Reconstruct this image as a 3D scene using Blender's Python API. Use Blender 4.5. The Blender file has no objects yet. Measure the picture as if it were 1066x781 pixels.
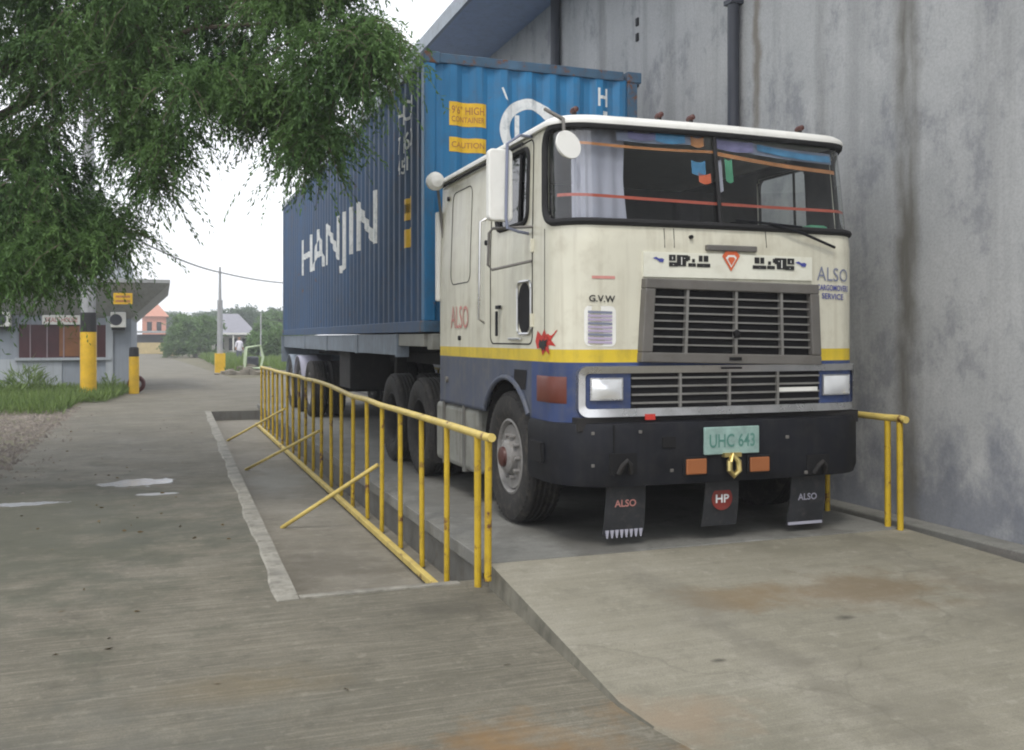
import bpy, bmesh, math, random
import numpy as np
from mathutils import Vector, Matrix
random.seed(7)
RNG = np.random.default_rng(7)
C = bpy.context.scene.collection
R = math.radians

# ------------------------------------------------------------------ camera numbers (also used to read sizes off the photograph)
YAW = R(20.05); SY, CY = math.sin(YAW), math.cos(YAW); EYE = 1.62
def ray(px, py=352):
    u = (px-533)/1000; v = (352-py)/1000
    return (SY+CY*u, CY-SY*u, v)
def atX(px, py, X):
    d = ray(px, py); t = X/d[0]; return Vector((X, d[1]*t, EYE+d[2]*t))
def atY(px, py, Y):
    d = ray(px, py); t = Y/d[1]; return Vector((d[0]*t, Y, EYE+d[2]*t))
def atZ(px, py, Z):
    d = ray(px, py); t = (Z-EYE)/d[2]; return Vector((d[0]*t, d[1]*t, Z))
def atD(px, py, t):
    d = ray(px, py); return Vector((d[0]*t, d[1]*t, EYE+d[2]*t))
def proj(p):
    dep = p[0]*SY+p[1]*CY; lat = p[0]*CY-p[1]*SY
    return 533+1000*lat/dep, 352-1000*(p[2]-EYE)/dep

# ------------------------------------------------------------------ materials
class NT:
    def __init__(s, name):
        s.m = bpy.data.materials.new(name); s.m.use_nodes = True
        s.t = s.m.node_tree; s.t.nodes.clear()
        s.out = s.t.nodes.new('ShaderNodeOutputMaterial')
    def n(s, typ, ins=None, **props):
        nd = s.t.nodes.new(typ)
        for k, v in props.items(): setattr(nd, k, v)
        for k, v in (ins or {}).items():
            sock = nd.inputs[k]
            if isinstance(v, bpy.types.NodeSocket): s.t.links.new(v, sock)
            else: sock.default_value = v
        return nd
    def coord(s, kind='Object'): return s.n('ShaderNodeTexCoord').outputs[kind]
    def map(s, vec, scale=(1,1,1), rot=(0,0,0), loc=(0,0,0)):
        return s.n('ShaderNodeMapping', {'Vector': vec, 'Scale': scale, 'Rotation': rot, 'Location': loc}).outputs[0]
    def noise(s, vec, scale, detail=5, rough=.55, dist=0):
        return s.n('ShaderNodeTexNoise', {'Vector': vec, 'Scale': scale, 'Detail': detail, 'Roughness': rough, 'Distortion': dist}).outputs['Fac']
    def ramp(s, fac, a, b, lo=0., hi=1.):
        return s.n('ShaderNodeMapRange', {'Value': fac, 'From Min': a, 'From Max': b, 'To Min': lo, 'To Max': hi}).outputs[0]
    def mix(s, fac, a, b, mode='MIX'):
        nd = s.n('ShaderNodeMix', data_type='RGBA', blend_type=mode)
        for i, v in ((0, fac), (6, a), (7, b)):
            if isinstance(v, bpy.types.NodeSocket): s.t.links.new(v, nd.inputs[i])
            else: nd.inputs[i].default_value = v if i == 0 else (tuple(v)+(1,))[:4]
        return nd.outputs[2]
    def math(s, op, a, b=0.):
        return s.n('ShaderNodeMath', {0: a, 1: b}, operation=op).outputs[0]
    def bump(s, h, strength, dist=.02):
        return s.n('ShaderNodeBump', {'Height': h, 'Strength': strength, 'Distance': dist}).outputs[0]
    def bsdf(s, **ins):
        ins = {k.replace('_', ' '): v for k, v in ins.items()}
        for k in list(ins):
            if k == 'Base Color' and isinstance(ins[k], tuple): ins[k] = (ins[k]+(1,))[:4]
        b = s.n('ShaderNodeBsdfPrincipled', ins)
        s.t.links.new(b.outputs[0], s.out.inputs[0]); return b

def mat(name, col, rough=.6, metal=0., var=.12, scale=3., dirt=0., dirt_col=(.09,.075,.055), streak=0., bump=0., bscale=60., spec=.4, rust=0.):
    t = NT(name); co = t.coord()
    f = t.noise(co, scale, 6)
    c = t.mix(t.ramp(f, .3, .7), tuple(max(0, x*(1-var)) for x in col), tuple(min(1, x*(1+var)) for x in col))
    if dirt:
        d = t.noise(co, scale*2.7, 8, .65)
        c = t.mix(t.math('MULTIPLY', t.ramp(d, .5, .75), dirt), c, dirt_col)
    if streak:
        d = t.noise(t.map(co, (9, 9, .5)), 1.3, 5, .6)
        c = t.mix(t.math('MULTIPLY', t.ramp(d, .48, .75), streak), c, dirt_col)
    if rust:
        d = t.noise(co, 5.5, 9, .7)
        c = t.mix(t.ramp(d, .72-rust*.2, .78-rust*.2), c, (.13, .055, .025))
    rr = t.ramp(f, .2, .8, max(.03, rough-.1), min(1, rough+.1))
    kw = dict(Base_Color=c, Roughness=rr, Metallic=metal, Specular_IOR_Level=spec)
    if bump: kw['Normal'] = t.bump(t.noise(co, bscale, 6), bump)
    t.bsdf(**kw); return t.m

def ground_mat(name, base, dark, light, stains=(), streak=.35, rough=.85, wet=(), grime=.5, cracks=.2):
    """Weathered cast concrete: blotches, broom streaks, fine grit, cracks and stains at fixed places (x, y, rx, ry, colour, amount)."""
    t = NT(name); co = t.coord()
    c = t.mix(t.ramp(t.noise(co, .55, 8, .6), .35, .66), dark, base)
    c = t.mix(t.math('MULTIPLY', t.ramp(t.noise(t.map(co, (1,1,1), loc=(7,3,0)), 1.6, 7, .65), .5, .72), .6), c, light)
    st = t.noise(t.map(co, (.55, 9, 1), rot=(0,0,R(12))), 2.0, 5, .65)
    c = t.mix(t.math('MULTIPLY', t.ramp(st, .38, .66), streak), c, tuple(x*.55 for x in base))
    st2 = t.noise(t.map(co, (.9, 22, 1), rot=(0,0,R(14))), 2.0, 4, .6)
    c = t.mix(t.math('MULTIPLY', t.ramp(st2, .48, .68), streak*.7), c, light)
    st3 = t.noise(t.map(co, (1.1, 30, 1), rot=(0,0,R(17)), loc=(4,1,0)), 2.0, 4, .6)
    c = t.mix(t.math('MULTIPLY', t.ramp(st3, .5, .68), streak*.55), c, tuple(x*.75 for x in dark))
    c = t.mix(t.math('MULTIPLY', t.ramp(t.noise(co, 5, 9, .7), .52, .72), grime), c, tuple(x*.5 for x in dark))
    gr = t.noise(co, 130, 3, .7)
    c = t.mix(t.ramp(gr, .35, .7, 0, .5), c, tuple(x*.55 for x in dark))
    sp = t.noise(co, 38, 6, .75)
    c = t.mix(t.ramp(sp, .6, .68, 0, .45), c, tuple(x*.5 for x in dark))
    c = t.mix(t.ramp(t.noise(co, 11, 8, .7), .56, .66, 0, .3), c, light)
    vo = t.n('ShaderNodeTexVoronoi', {'Vector': t.n('ShaderNodeVectorMath', {0: co, 1: t.n('ShaderNodeTexNoise', {'Vector': co, 'Scale': 1.1, 'Detail': 6}).outputs['Color']}, operation='ADD').outputs[0], 'Scale': .33}, feature='DISTANCE_TO_EDGE').outputs['Distance']
    crack = t.ramp(vo, .0, .006, 1, 0)
    c = t.mix(t.math('MULTIPLY', crack, cracks), c, tuple(x*.3 for x in dark))
    sep = t.n('ShaderNodeSeparateXYZ', {0: co}).outputs
    edge = t.noise(co, 2.2, 7, .65)
    rr = t.ramp(t.noise(co, 1.2, 4), .3, .7, rough-.12, min(1, rough+.08))
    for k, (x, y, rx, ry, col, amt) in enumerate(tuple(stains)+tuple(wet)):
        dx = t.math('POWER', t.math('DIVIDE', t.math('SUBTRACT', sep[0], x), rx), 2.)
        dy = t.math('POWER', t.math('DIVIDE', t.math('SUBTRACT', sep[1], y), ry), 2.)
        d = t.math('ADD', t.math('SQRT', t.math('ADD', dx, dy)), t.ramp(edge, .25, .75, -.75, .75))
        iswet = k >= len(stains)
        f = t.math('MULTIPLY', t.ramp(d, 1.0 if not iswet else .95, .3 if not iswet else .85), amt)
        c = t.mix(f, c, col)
        if iswet: rr = t.n('ShaderNodeMix', {0: f, 2: rr, 3: .04}).outputs[0]
    h = t.math('ADD', t.math('MULTIPLY', st2, .6), t.math('MULTIPLY', sp, .6))
    t.bsdf(Base_Color=c, Roughness=rr, Specular_IOR_Level=.35, Normal=t.bump(h, .35, .008))
    return t.m

def leaf_mat(name, a, b, trans=.35):
    t = NT(name); co = t.coord()
    f = t.noise(co, 1.1, 3); g = t.noise(co, 17, 2)
    c = t.mix(t.ramp(f, .35, .65), a, b)
    c = t.mix(t.ramp(g, .35, .7, 0, .65), c, tuple(x*1.5 for x in b))
    d = t.n('ShaderNodeBsdfPrincipled', {'Base Color': c, 'Roughness': .6, 'Specular IOR Level': .25})
    tr = t.n('ShaderNodeBsdfTranslucent', {'Color': c})
    mx = t.n('ShaderNodeMixShader', {0: trans, 1: d.outputs[0], 2: tr.outputs[0]})
    t.t.links.new(mx.outputs[0], t.out.inputs[0]); return t.m

def glass_mat(name, tint=(.82,.88,.86), refl=1.0):
    t = NT(name)
    bk = t.n('ShaderNodeNewGeometry').outputs['Backfacing']   # a thin pane: the same reflection from both faces
    fr = t.n('ShaderNodeFresnel', {'IOR': t.ramp(bk, 0, 1, 1.5, 1/1.5)}).outputs[0]
    f = t.math('MULTIPLY', fr, refl)
    tr = t.n('ShaderNodeBsdfTransparent', {'Color': tint+(1,)})
    gl = t.n('ShaderNodeBsdfGlossy', {'Color': (1,1,1,1), 'Roughness': .015})
    mx = t.n('ShaderNodeMixShader', {0: f, 1: tr.outputs[0], 2: gl.outputs[0]})
    t.t.links.new(mx.outputs[0], t.out.inputs[0]); return t.m

def wall_mat(name, joints):
    """Cast concrete warehouse wall: vertical run-off streaks, grimy blotches, lift lines and dirty panel joints."""
    t = NT(name); co = t.coord(); sep = t.n('ShaderNodeSeparateXYZ', {0: co}).outputs
    c = t.mix(t.ramp(t.noise(co, .45, 8, .6), .35, .65), (.37,.38,.38), (.53,.535,.53))
    s1 = t.noise(t.map(co, (1, 2.2, .1)), 1.6, 7, .65)
    c = t.mix(t.math('MULTIPLY', t.ramp(s1, .5, .66), .4), c, (.25,.255,.255))
    s2 = t.noise(t.map(co, (1, 9, .25)), 1.7, 6, .65)
    c = t.mix(t.math('MULTIPLY', t.ramp(s2, .52, .75), .25), c, (.5,.5,.5))
    s3 = t.noise(t.map(co, (1, 1, .7), loc=(3,8,1)), 1.7, 9, .7)
    c = t.mix(t.math('MULTIPLY', t.ramp(s3, .52, .62), .6), c, (.2,.21,.23))
    s4 = t.noise(t.map(co, (1, 1, .55), loc=(1,2,9)), 4.5, 9, .72)
    c = t.mix(t.math('MULTIPLY', t.ramp(s4, .52, .66), .5), c, (.5,.505,.5))
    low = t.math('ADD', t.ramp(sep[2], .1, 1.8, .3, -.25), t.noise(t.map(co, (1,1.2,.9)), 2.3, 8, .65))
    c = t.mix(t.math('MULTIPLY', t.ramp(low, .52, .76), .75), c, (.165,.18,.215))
    wav = t.noise(co, 2.5, 5, .6)
    for (y, w, a, col) in joints:
        d = t.math('ABSOLUTE', t.math('SUBTRACT', t.math('ADD', sep[1], t.ramp(wav, .2, .8, -.06, .06)), y-14))
        f = t.math('MULTIPLY', t.ramp(d, w, w*.25), a)
        f = t.math('MULTIPLY', f, t.ramp(t.noise(t.map(co, (1,3,.5)), 2, 6), .3, .6, .35, 1))
        c = t.mix(f, c, col)
    gr = t.noise(co, 45, 5, .7)
    c = t.mix(t.ramp(gr, .4, .75, 0, .3), c, (.12,.12,.12))
    t.bsdf(Base_Color=c, Roughness=.85, Specular_IOR_Level=.3, Normal=t.bump(t.math('ADD', t.math('MULTIPLY', gr, .4), s3), .25, .02))
    return t.m

CREAM = (.63,.615,.505)
M = {}
M['cream'] = mat('cream_paint', CREAM, .36, var=.05, scale=2, dirt=.4, dirt_col=(.32,.28,.2), streak=.42, spec=.5, rust=.1, bump=.05, bscale=2.5)
M['white'] = mat('white_paint', (.76,.76,.72), .4, var=.04, dirt=.25, dirt_col=(.4,.38,.32))
M['yellow_band'] = mat('yellow_band', (.62,.46,.035), .45, var=.08, dirt=.3, streak=.25)
M['faded'] = mat('faded_blue_skirt', (.065,.078,.115), .6, var=.15, dirt=.6, dirt_col=(.14,.135,.12), streak=.5)
M['navy'] = mat('navy_paint', (.032,.055,.15), .45, var=.2, dirt=.5, dirt_col=(.1,.1,.1), streak=.4)
M['inner'] = mat('cab_lining', (.028,.027,.03), .85, var=.2)
M['black'] = mat('black_steel', (.011,.012,.016), .6, var=.3, dirt=.35, dirt_col=(.04,.038,.035), streak=.25, spec=.22)
M['rubber'] = mat('black_rubber', (.015,.015,.016), .8, var=.2, bump=.2)
M['tyre'] = mat('tyre_rubber', (.024,.023,.022), .85, var=.3, dirt=.8, dirt_col=(.085,.075,.062), scale=5, bump=.3)
M['rim'] = mat('rim_steel', (.22,.213,.205), .5, var=.15, dirt=.6, rust=.45, scale=8)
M['chassis'] = mat('chassis_black', (.018,.017,.017), .75, var=.3, dirt=.6, dirt_col=(.05,.042,.035))
M['chrome'] = mat('dull_chrome', (.62,.62,.62), .3, 1., var=.1, dirt=.35, dirt_col=(.2,.19,.17))
M['slat'] = mat('bright_slat', (.27,.265,.25), .45, .5, var=.1, dirt=.4)
M['gunmetal'] = mat('grey_grille_frame', (.15,.143,.132), .55, .2, var=.12, dirt=.4)
M['void'] = mat('dark_mesh', (.008,.008,.009), .9)
M['lens'] = mat('lamp_reflector', (.92,.94,.96), .22, .55, var=.03)
M['amber'] = mat('amber_lens', (.3,.105,.035), .35, var=.15, spec=.6)
M['orange'] = mat('orange_red_lens', (.13,.03,.018), .45, var=.15, spec=.6)
M['darkred'] = mat('dark_red_print', (.2,.03,.025), .6, dirt=.4)
M['marker'] = mat('dark_red_lens', (.08,.028,.022), .45)
M['red'] = mat('red_marking', (.5,.04,.03), .5, var=.1)
M['orangered'] = mat('orange_red_marking', (.62,.13,.05), .5, var=.1)
M['pink'] = mat('faded_red_marking', (.55,.25,.22), .6, var=.2)
M['bluetext'] = mat('blue_marking', (.06,.075,.3), .5, var=.1)
M['greytext'] = mat('grey_blue_marking', (.2,.22,.3), .5, var=.1)
M['blacktext'] = mat('black_marking', (.02,.02,.02), .5, var=.1)
M['whitetext'] = mat('white_marking', (.7,.72,.72), .6, var=.12, dirt=.6, dirt_col=(.2,.27,.33), scale=6)
M['lilac'] = mat('lilac_print', (.42,.36,.5), .6, var=.1)
M['plate'] = mat('number_plate', (.26,.38,.35), .5, var=.2, scale=14)
M['greentext'] = mat('green_marking', (.1,.25,.21), .5)
M['brass'] = mat('brass_hook', (.62,.5,.2), .35, .8, dirt=.4)
M['tank'] = mat('tank_paint', (.24,.245,.22), .55, var=.15, dirt=.6, streak=.6, scale=4)
M['glass'] = glass_mat('cab_glass', (.9,.93,.93), 1.7)
M['sideglass'] = glass_mat('side_glass', (.4,.42,.5), 1.2)
M['sky_glare_pale'] = mat('sky_glare_and_trim', (.38,.38,.45), .9, var=.06)  # pale tone of the imitated sky reflection, also for papers, pennant and flap print
M['seat'] = mat('dark_seat_cloth', (.03,.028,.035), .9)
M['cyan'] = mat('cyan_decal', (.06,.22,.4), .5, var=.25, scale=9)
M['orange_tape'] = mat('orange_tape', (.4,.17,.06), .6, var=.25, scale=9)
M['redtape'] = mat('red_tape', (.42,.08,.045), .6, var=.15)
M['violet'] = mat('violet_decal', (.16,.15,.28), .6, var=.3, scale=12)
M['greencloth'] = mat('green_pennant', (.07,.28,.16), .7, var=.2)
M['mirror'] = mat('mirror_glass', (.85,.87,.9), .04, 1., var=0)
M['box_blue'] = mat('container_blue', (.022,.165,.35), .5, var=.16, scale=1.2, dirt=.5, dirt_col=(.06,.1,.15), streak=.5, rust=.42, bump=.35, bscale=2.2)
M['box_shaded'] = mat('container_shaded_blue', (.04,.085,.17), .6, var=.22, scale=1.0, dirt=.5, dirt_col=(.08,.09,.11), streak=.6, rust=.45, bump=.35, bscale=2.2)  # container blue darkened and dulled: the side's shade is put into the colour
M['box_rust'] = mat('container_rusty_blue', (.05,.105,.17), .65, var=.25, dirt=.6, dirt_col=(.1,.05,.03), rust=.85, scale=4)
M['box_grey'] = mat('container_pale_rail', (.3,.34,.38), .6, var=.2, dirt=.4, rust=.3)
M['box_yellow'] = mat('container_yellow_label', (.72,.45,.03), .55, var=.12, dirt=.35, dirt_col=(.35,.2,.03), scale=7)
M['trailer'] = mat('trailer_grey_blue', (.2,.24,.29), .6, var=.2, dirt=.4, streak=.4, rust=.15)
M['rail_yellow'] = mat('yellow_railing_paint', (.5,.34,.02), .5, var=.14, dirt=.6, dirt_col=(.2,.115,.03), rust=.72, scale=5)
M['rail_top'] = mat('worn_yellow_rail', (.58,.45,.13), .5, var=.15, dirt=.5, dirt_col=(.26,.17,.07), rust=.68, scale=5)
M['pole_yellow'] = mat('pole_yellow', (.68,.42,.02), .6, var=.15, dirt=.4, dirt_col=(.4,.22,.03))
M['pole_black'] = mat('pole_black', (.02,.02,.022), .7)
M['pole_grey'] = mat('pole_concrete', (.33,.34,.35), .8, var=.12, streak=.3)
M['bldg'] = mat('grey_render', (.26,.29,.33), .85, var=.1, streak=.25, scale=1)
M['bldg_lo'] = mat('pale_grey_render', (.35,.38,.41), .85, var=.1, streak=.25, scale=1)
M['soffit'] = mat('roof_slab', (.36,.37,.37), .8, var=.1, streak=.3)
M['maroon'] = mat('maroon_window', (.06,.02,.025), .35, var=.2)
M['brown'] = mat('brown_board', (.2,.085,.035), .6, var=.2)
M['bark'] = mat('bark', (.1,.08,.06), .9, var=.3, bump=.6, bscale=25)
M['leaf'] = leaf_mat('feathery_leaf', (.038,.092,.034), (.112,.198,.06), .45)
M['leaf_far'] = leaf_mat('far_leaf', (.06,.125,.045), (.13,.21,.07))
M['leaf_dim'] = leaf_mat('blue_green_leaf', (.06,.105,.065), (.11,.16,.09))
M['grass'] = leaf_mat('grass_blade', (.075,.13,.035), (.15,.215,.06), .3)
M['soil'] = mat('soil', (.13,.12,.075), .95, var=.35, scale=.8, dirt=.5, bump=.6, bscale=12)
M['stone'] = mat('gravel_stone', (.19,.165,.14), .9, var=.4, scale=6)
M['soffit_blue'] = mat('eave_sheet', (.33,.41,.55), .5, var=.08, streak=.25)
M['pipe'] = mat('dark_downpipe', (.055,.06,.075), .5, var=.15)
M['roofing'] = mat('roof_sheet', (.24,.26,.28), .5, var=.1)
M['kerb'] = mat('pale_kerb', (.25,.24,.205), .85, var=.35, dirt=1.0, dirt_col=(.13,.12,.095), scale=5, bump=.4, bscale=30)
M['deckside'] = mat('deck_beam', (.13,.13,.12), .8, var=.2, dirt=.6, streak=.5)

# ------------------------------------------------------------------ mesh helpers
LOC = {}
class MB:
    def __init__(s): s.v = []; s.f = []; s.mi = []
    def add(s, vs, fs, m=0):
        o = len(s.v); s.v += [tuple(p) for p in vs]
        s.f += [tuple(i+o for i in f) for f in fs]; s.mi += [m]*len(fs); return s
    def box(s, x0, x1, y0, y1, z0, z1, m=0):
        return s.hexa([(x0,y0),(x1,y0),(x1,y1),(x0,y1)], z0, z1, m)
    def hexa(s, poly, z0, z1, m=0):
        n = len(poly); vs = [(x,y,z0) for x,y in poly]+[(x,y,z1) for x,y in poly]
        fs = [tuple(reversed(range(n))), tuple(range(n, 2*n))]+[(i,(i+1)%n,n+(i+1)%n,n+i) for i in range(n)]
        return s.add(vs, fs, m)
    def prism(s, poly, axis, a, b, m=0):
        """poly of 2-D points extruded along axis from a to b (axis 0: poly is (y,z); 1: (x,z))."""
        n = len(poly)
        P = (lambda p, t: (t, p[0], p[1])) if axis == 0 else (lambda p, t: (p[0], t, p[1]))
        vs = [P(p, a) for p in poly]+[P(p, b) for p in poly]
        fs = [tuple(range(n)), tuple(reversed(range(n, 2*n)))]+[(i,n+i,n+(i+1)%n,(i+1)%n) for i in range(n)]
        return s.add(vs, fs, m)
    def bar(s, a, b, w, h, m=0, up=(0,0,1)):
        a, b = Vector(a), Vector(b); d = (b-a).normalized(); u = Vector(up)
        if abs(d.dot(u)) > .98: u = Vector((0,1,0))
        r = d.cross(u).normalized()*w/2; u = r.cross(d).normalized()*h/2
        vs = [a-r-u,a+r-u,a+r+u,a-r+u,b-r-u,b+r-u,b+r+u,b-r+u]
        return s.add(vs, [(3,2,1,0),(4,5,6,7),(0,1,5,4),(1,2,6,5),(2,3,7,6),(3,0,4,7)], m)
    def tube(s, pts, r, n=10, m=0, closed=False, cap=True):
        pts = [Vector(p) for p in pts]; k = len(pts)
        rs = r if isinstance(r, (list, tuple)) else [r]*k
        rings = []; prev = None
        for i, p in enumerate(pts):
            q0 = pts[i-1] if (i or closed) else p; q1 = pts[(i+1) % k] if (i < k-1 or closed) else p
            d = (q1-q0).normalized()
            if prev is None:
                u = Vector((0,0,1)) if abs(d.z) < .9 else Vector((1,0,0))
                u = (u-d*u.dot(d)).normalized()
            else: u = (prev-d*prev.dot(d)).normalized()
            prev = u; w = d.cross(u)
            rings.append([p+(u*math.cos(a)+w*math.sin(a))*rs[i] for a in (2*math.pi*j/n for j in range(n))])
        vs = [q for rg in rings for q in rg]; fs = []
        for i in range(k if closed else k-1):
            i2 = (i+1) % k
            fs += [(i*n+j, i*n+(j+1)%n, i2*n+(j+1)%n, i2*n+j) for j in range(n)]
        if cap and not closed: fs += [tuple(reversed(range(n))), tuple((k-1)*n+j for j in range(n))]
        return s.add(vs, fs, m)
    def lathe(s, prof, c, axis, n=40, m=0, closed=False):
        """prof: (radius, offset along axis)."""
        ax = Vector(axis).normalized(); u = Vector((0,0,1)) if abs(ax.z) < .9 else Vector((1,0,0))
        u = (u-ax*u.dot(ax)).normalized(); w = ax.cross(u); c = Vector(c); vs = []; fs = []
        for (r, t) in prof:
            vs += [c+ax*t+(u*math.cos(a)+w*math.sin(a))*r for a in (2*math.pi*j/n for j in range(n))]
        k = len(prof)
        for i in range(k if closed else k-1):
            i2 = (i+1) % k
            fs += [(i*n+j, i*n+(j+1)%n, i2*n+(j+1)%n, i2*n+j) for j in range(n)]
        return s.add(vs, fs, m)
    def cyl(s, a, b, r, n=20, m=0): return s.tube([a, b], r, n, m)
    def build(s, name, mats, parent=None, bevel=0, smooth=False, org=None, seg=2, auto=None):
        me = bpy.data.meshes.new(name)
        o0 = Vector(org) if org is not None else (LOC[parent.name] if parent else Vector((0,0,0)))
        me.from_pydata([tuple(Vector(p)-o0) for p in s.v], [], s.f)
        for q in (mats if isinstance(mats, (list, tuple)) else [mats]): me.materials.append(M[q] if isinstance(q, str) else q)
        me.polygons.foreach_set('material_index', s.mi)
        bm = bmesh.new(); bm.from_mesh(me); bmesh.ops.recalc_face_normals(bm, faces=bm.faces); bm.to_mesh(me); bm.free()
        return link(name, me, parent, o0, bevel, smooth, seg)
def link(name, me, parent, o0, bevel=0, smooth=False, seg=2):
    ob = bpy.data.objects.new(name, me); C.objects.link(ob)
    if parent: ob.parent = parent
    else: ob.location = o0
    LOC[ob.name] = Vector(o0)
    if smooth:
        me.polygons.foreach_set('use_smooth', [True]*len(me.polygons))
        try: me.set_sharp_from_angle(angle=R(38))
        except Exception: pass
    if bevel:
        md = ob.modifiers.new('bevel', 'BEVEL'); md.width = bevel; md.segments = seg; md.limit_method = 'ANGLE'; md.angle_limit = R(40)
    return ob
def tag(o, label=None, cat=None, group=None, kind=None):
    for k, v in (('label', label), ('category', cat), ('group', group), ('kind', kind)):
        if v: o[k] = v
    return o
def thing(name, loc, label, cat, group=None):
    o = bpy.data.objects.new(name, None); C.objects.link(o); o.location = loc; o.empty_display_size = .2
    LOC[o.name] = Vector(loc); return tag(o, label, cat, group)
def copy_part(o, parent, delta=(0,0,0), rotz=0):
    c = o.copy(); C.objects.link(c); c.parent = parent
    c.location = Vector(o.location)+Vector(delta); c.rotation_euler.z += rotz; LOC[c.name] = LOC[o.name]
    for ch in [q for q in bpy.data.objects if q.parent == o]:
        d = ch.copy(); C.objects.link(d); d.parent = c
    return c
def text2d(body, bold=.0, width=None):
    """Unit-box 2-D text mesh: returns (verts 0..1 x 0..1, faces, aspect)."""
    cu = bpy.data.curves.new('lettering_curve', 'FONT'); cu.body = body; cu.offset = bold; cu.resolution_u = 3
    ob = bpy.data.objects.new('lettering_curve', cu); C.objects.link(ob)
    bpy.context.view_layer.update()
    me = bpy.data.meshes.new_from_object(ob.evaluated_get(bpy.context.evaluated_depsgraph_get()))
    vs = np.array([v.co[:2] for v in me.vertices]); fs = [tuple(p.vertices) for p in me.polygons]
    bpy.data.objects.remove(ob); bpy.data.curves.remove(cu); bpy.data.meshes.remove(me)
    lo, hi = vs.min(0), vs.max(0)
    return (vs-lo)/(hi-lo), fs, (hi-lo)[0]/(hi-lo)[1]
def rrect(x0, x1, z0, z1, r, k=6):
    out = []
    for cx, cz, a0 in ((x1-r,z1-r,0),(x0+r,z1-r,90),(x0+r,z0+r,180),(x1-r,z0+r,270)):
        out += [(cx+r*math.cos(R(a0+90*i/k)), cz+r*math.sin(R(a0+90*i/k))) for i in range(k+1)]
    return out
def in_rrect(x, z, x0, x1, z0, z1, r):
    if not (x0 <= x <= x1 and z0 <= z <= z1): return False
    dx = max(x0+r-x, x-(x1-r), 0); dz = max(z0+r-z, z-(z1-r), 0)
    return dx*dx+dz*dz <= r*r

# ------------------------------------------------------------------ setting: ground, road, pit, ramp
DZ = .16                                   # top of the weighbridge deck
DX0, DX1, DY0, DY1 = 2.0, 5.35, 5.92, 22.0
PIT = -.2
def frame_sheet(outer, hole, z):
    """A sheet outer=(x0,x1,y0,y1) with a four-cornered hole [(near-left),(near-right),(far-right),(far-left)]."""
    x0,x1,y0,y1 = outer; O = [(x0,y0),(x1,y0),(x1,y1),(x0,y1)]
    vs = [(x,y,z) for x,y in O]+[(x,y,z) for x,y in hole]
    return MB().add(vs, [(0,1,5,4),(1,2,6,5),(2,3,7,6),(3,0,4,7)])
HOLE = [(.80,6.12),(5.42,6.12),(5.42,22.1),(1.02,22.1)]
g = frame_sheet((-150,150,-30,330), HOLE, 0).build('ground', 'soil'); tag(g, kind='structure')
road_m = ground_mat('road_concrete', (.205,.187,.143), (.122,.114,.086), (.295,.275,.218), streak=.66,
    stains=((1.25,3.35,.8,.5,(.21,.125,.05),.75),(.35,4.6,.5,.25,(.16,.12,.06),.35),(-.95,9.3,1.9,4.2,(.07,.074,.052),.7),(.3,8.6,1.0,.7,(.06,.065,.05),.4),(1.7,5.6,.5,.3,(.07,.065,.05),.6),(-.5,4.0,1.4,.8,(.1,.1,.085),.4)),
    wet=((-.24,11.5,.33,.36,(.22,.23,.25),.95),(-1.22,10.4,.34,.14,(.2,.21,.23),.9),(-.05,10.6,.2,.08,(.14,.15,.16),.7)))
r = frame_sheet((-1.85,5.42,-14,40), HOLE, .004)
r.add([(-1.85,40,.004),(2.7,40,.004),(1.0,75,.004),(.2,110,.004),(-2.6,110,.004),(-1.3,60,.004)], [(0,1,2,5),(2,3,4,5)])
r.add([(5.42,-14,.004),(9,-14,.004),(9,-6.5,.004),(5.42,-6.5,.004)], [(0,1,2,3)])
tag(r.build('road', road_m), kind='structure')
pit_m = ground_mat('pit_concrete', (.27,.25,.205), (.18,.165,.13), (.36,.34,.29), stains=((1.3,7.6,.7,.8,(.09,.08,.06),.5),(1.4,12.5,.5,1.5,(.26,.26,.23),.5)), streak=.3)
p = MB(); p.add([(x,y,PIT) for x,y in HOLE], [(0,1,2,3)]); tag(p.build('pit_floor', pit_m), kind='structure')
p = MB()
for i in range(4):
    (xa,ya),(xb,yb) = HOLE[i], HOLE[(i+1)%4]
    p.add([(xa,ya,PIT),(xb,yb,PIT),(xb,yb,0),(xa,ya,0)], [(0,1,2,3)])
tag(p.build('pit_wall', 'deckside'), kind='structure')
# pale kerb along the pit edge, worn unevenly
k = MB(); n = 60; vs = []; 
for i in range(n+1):
    t = i/n; y = 6.02+t*16.1; xi = .80+(.22*(y-6.12)/15.98); w = .135+.012*math.sin(y*2.3)+.008*math.sin(y*7.1)
    z = .014+.004*math.sin(y*5.1)
    vs += [(xi-w,y,.0),(xi-w+.02,y,z),(xi,y,z),(xi,y,-.06)]
k.add(vs, [(4*i+j,4*i+4+j,4*i+5+j,4*i+1+j) for i in range(n) for j in range(3)]+[(0,1,2,3)])
k.box(.805,1.84,6.03,6.1,-.05,.014)
tag(k.build('pit_kerb', 'kerb'), kind='structure')
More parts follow.
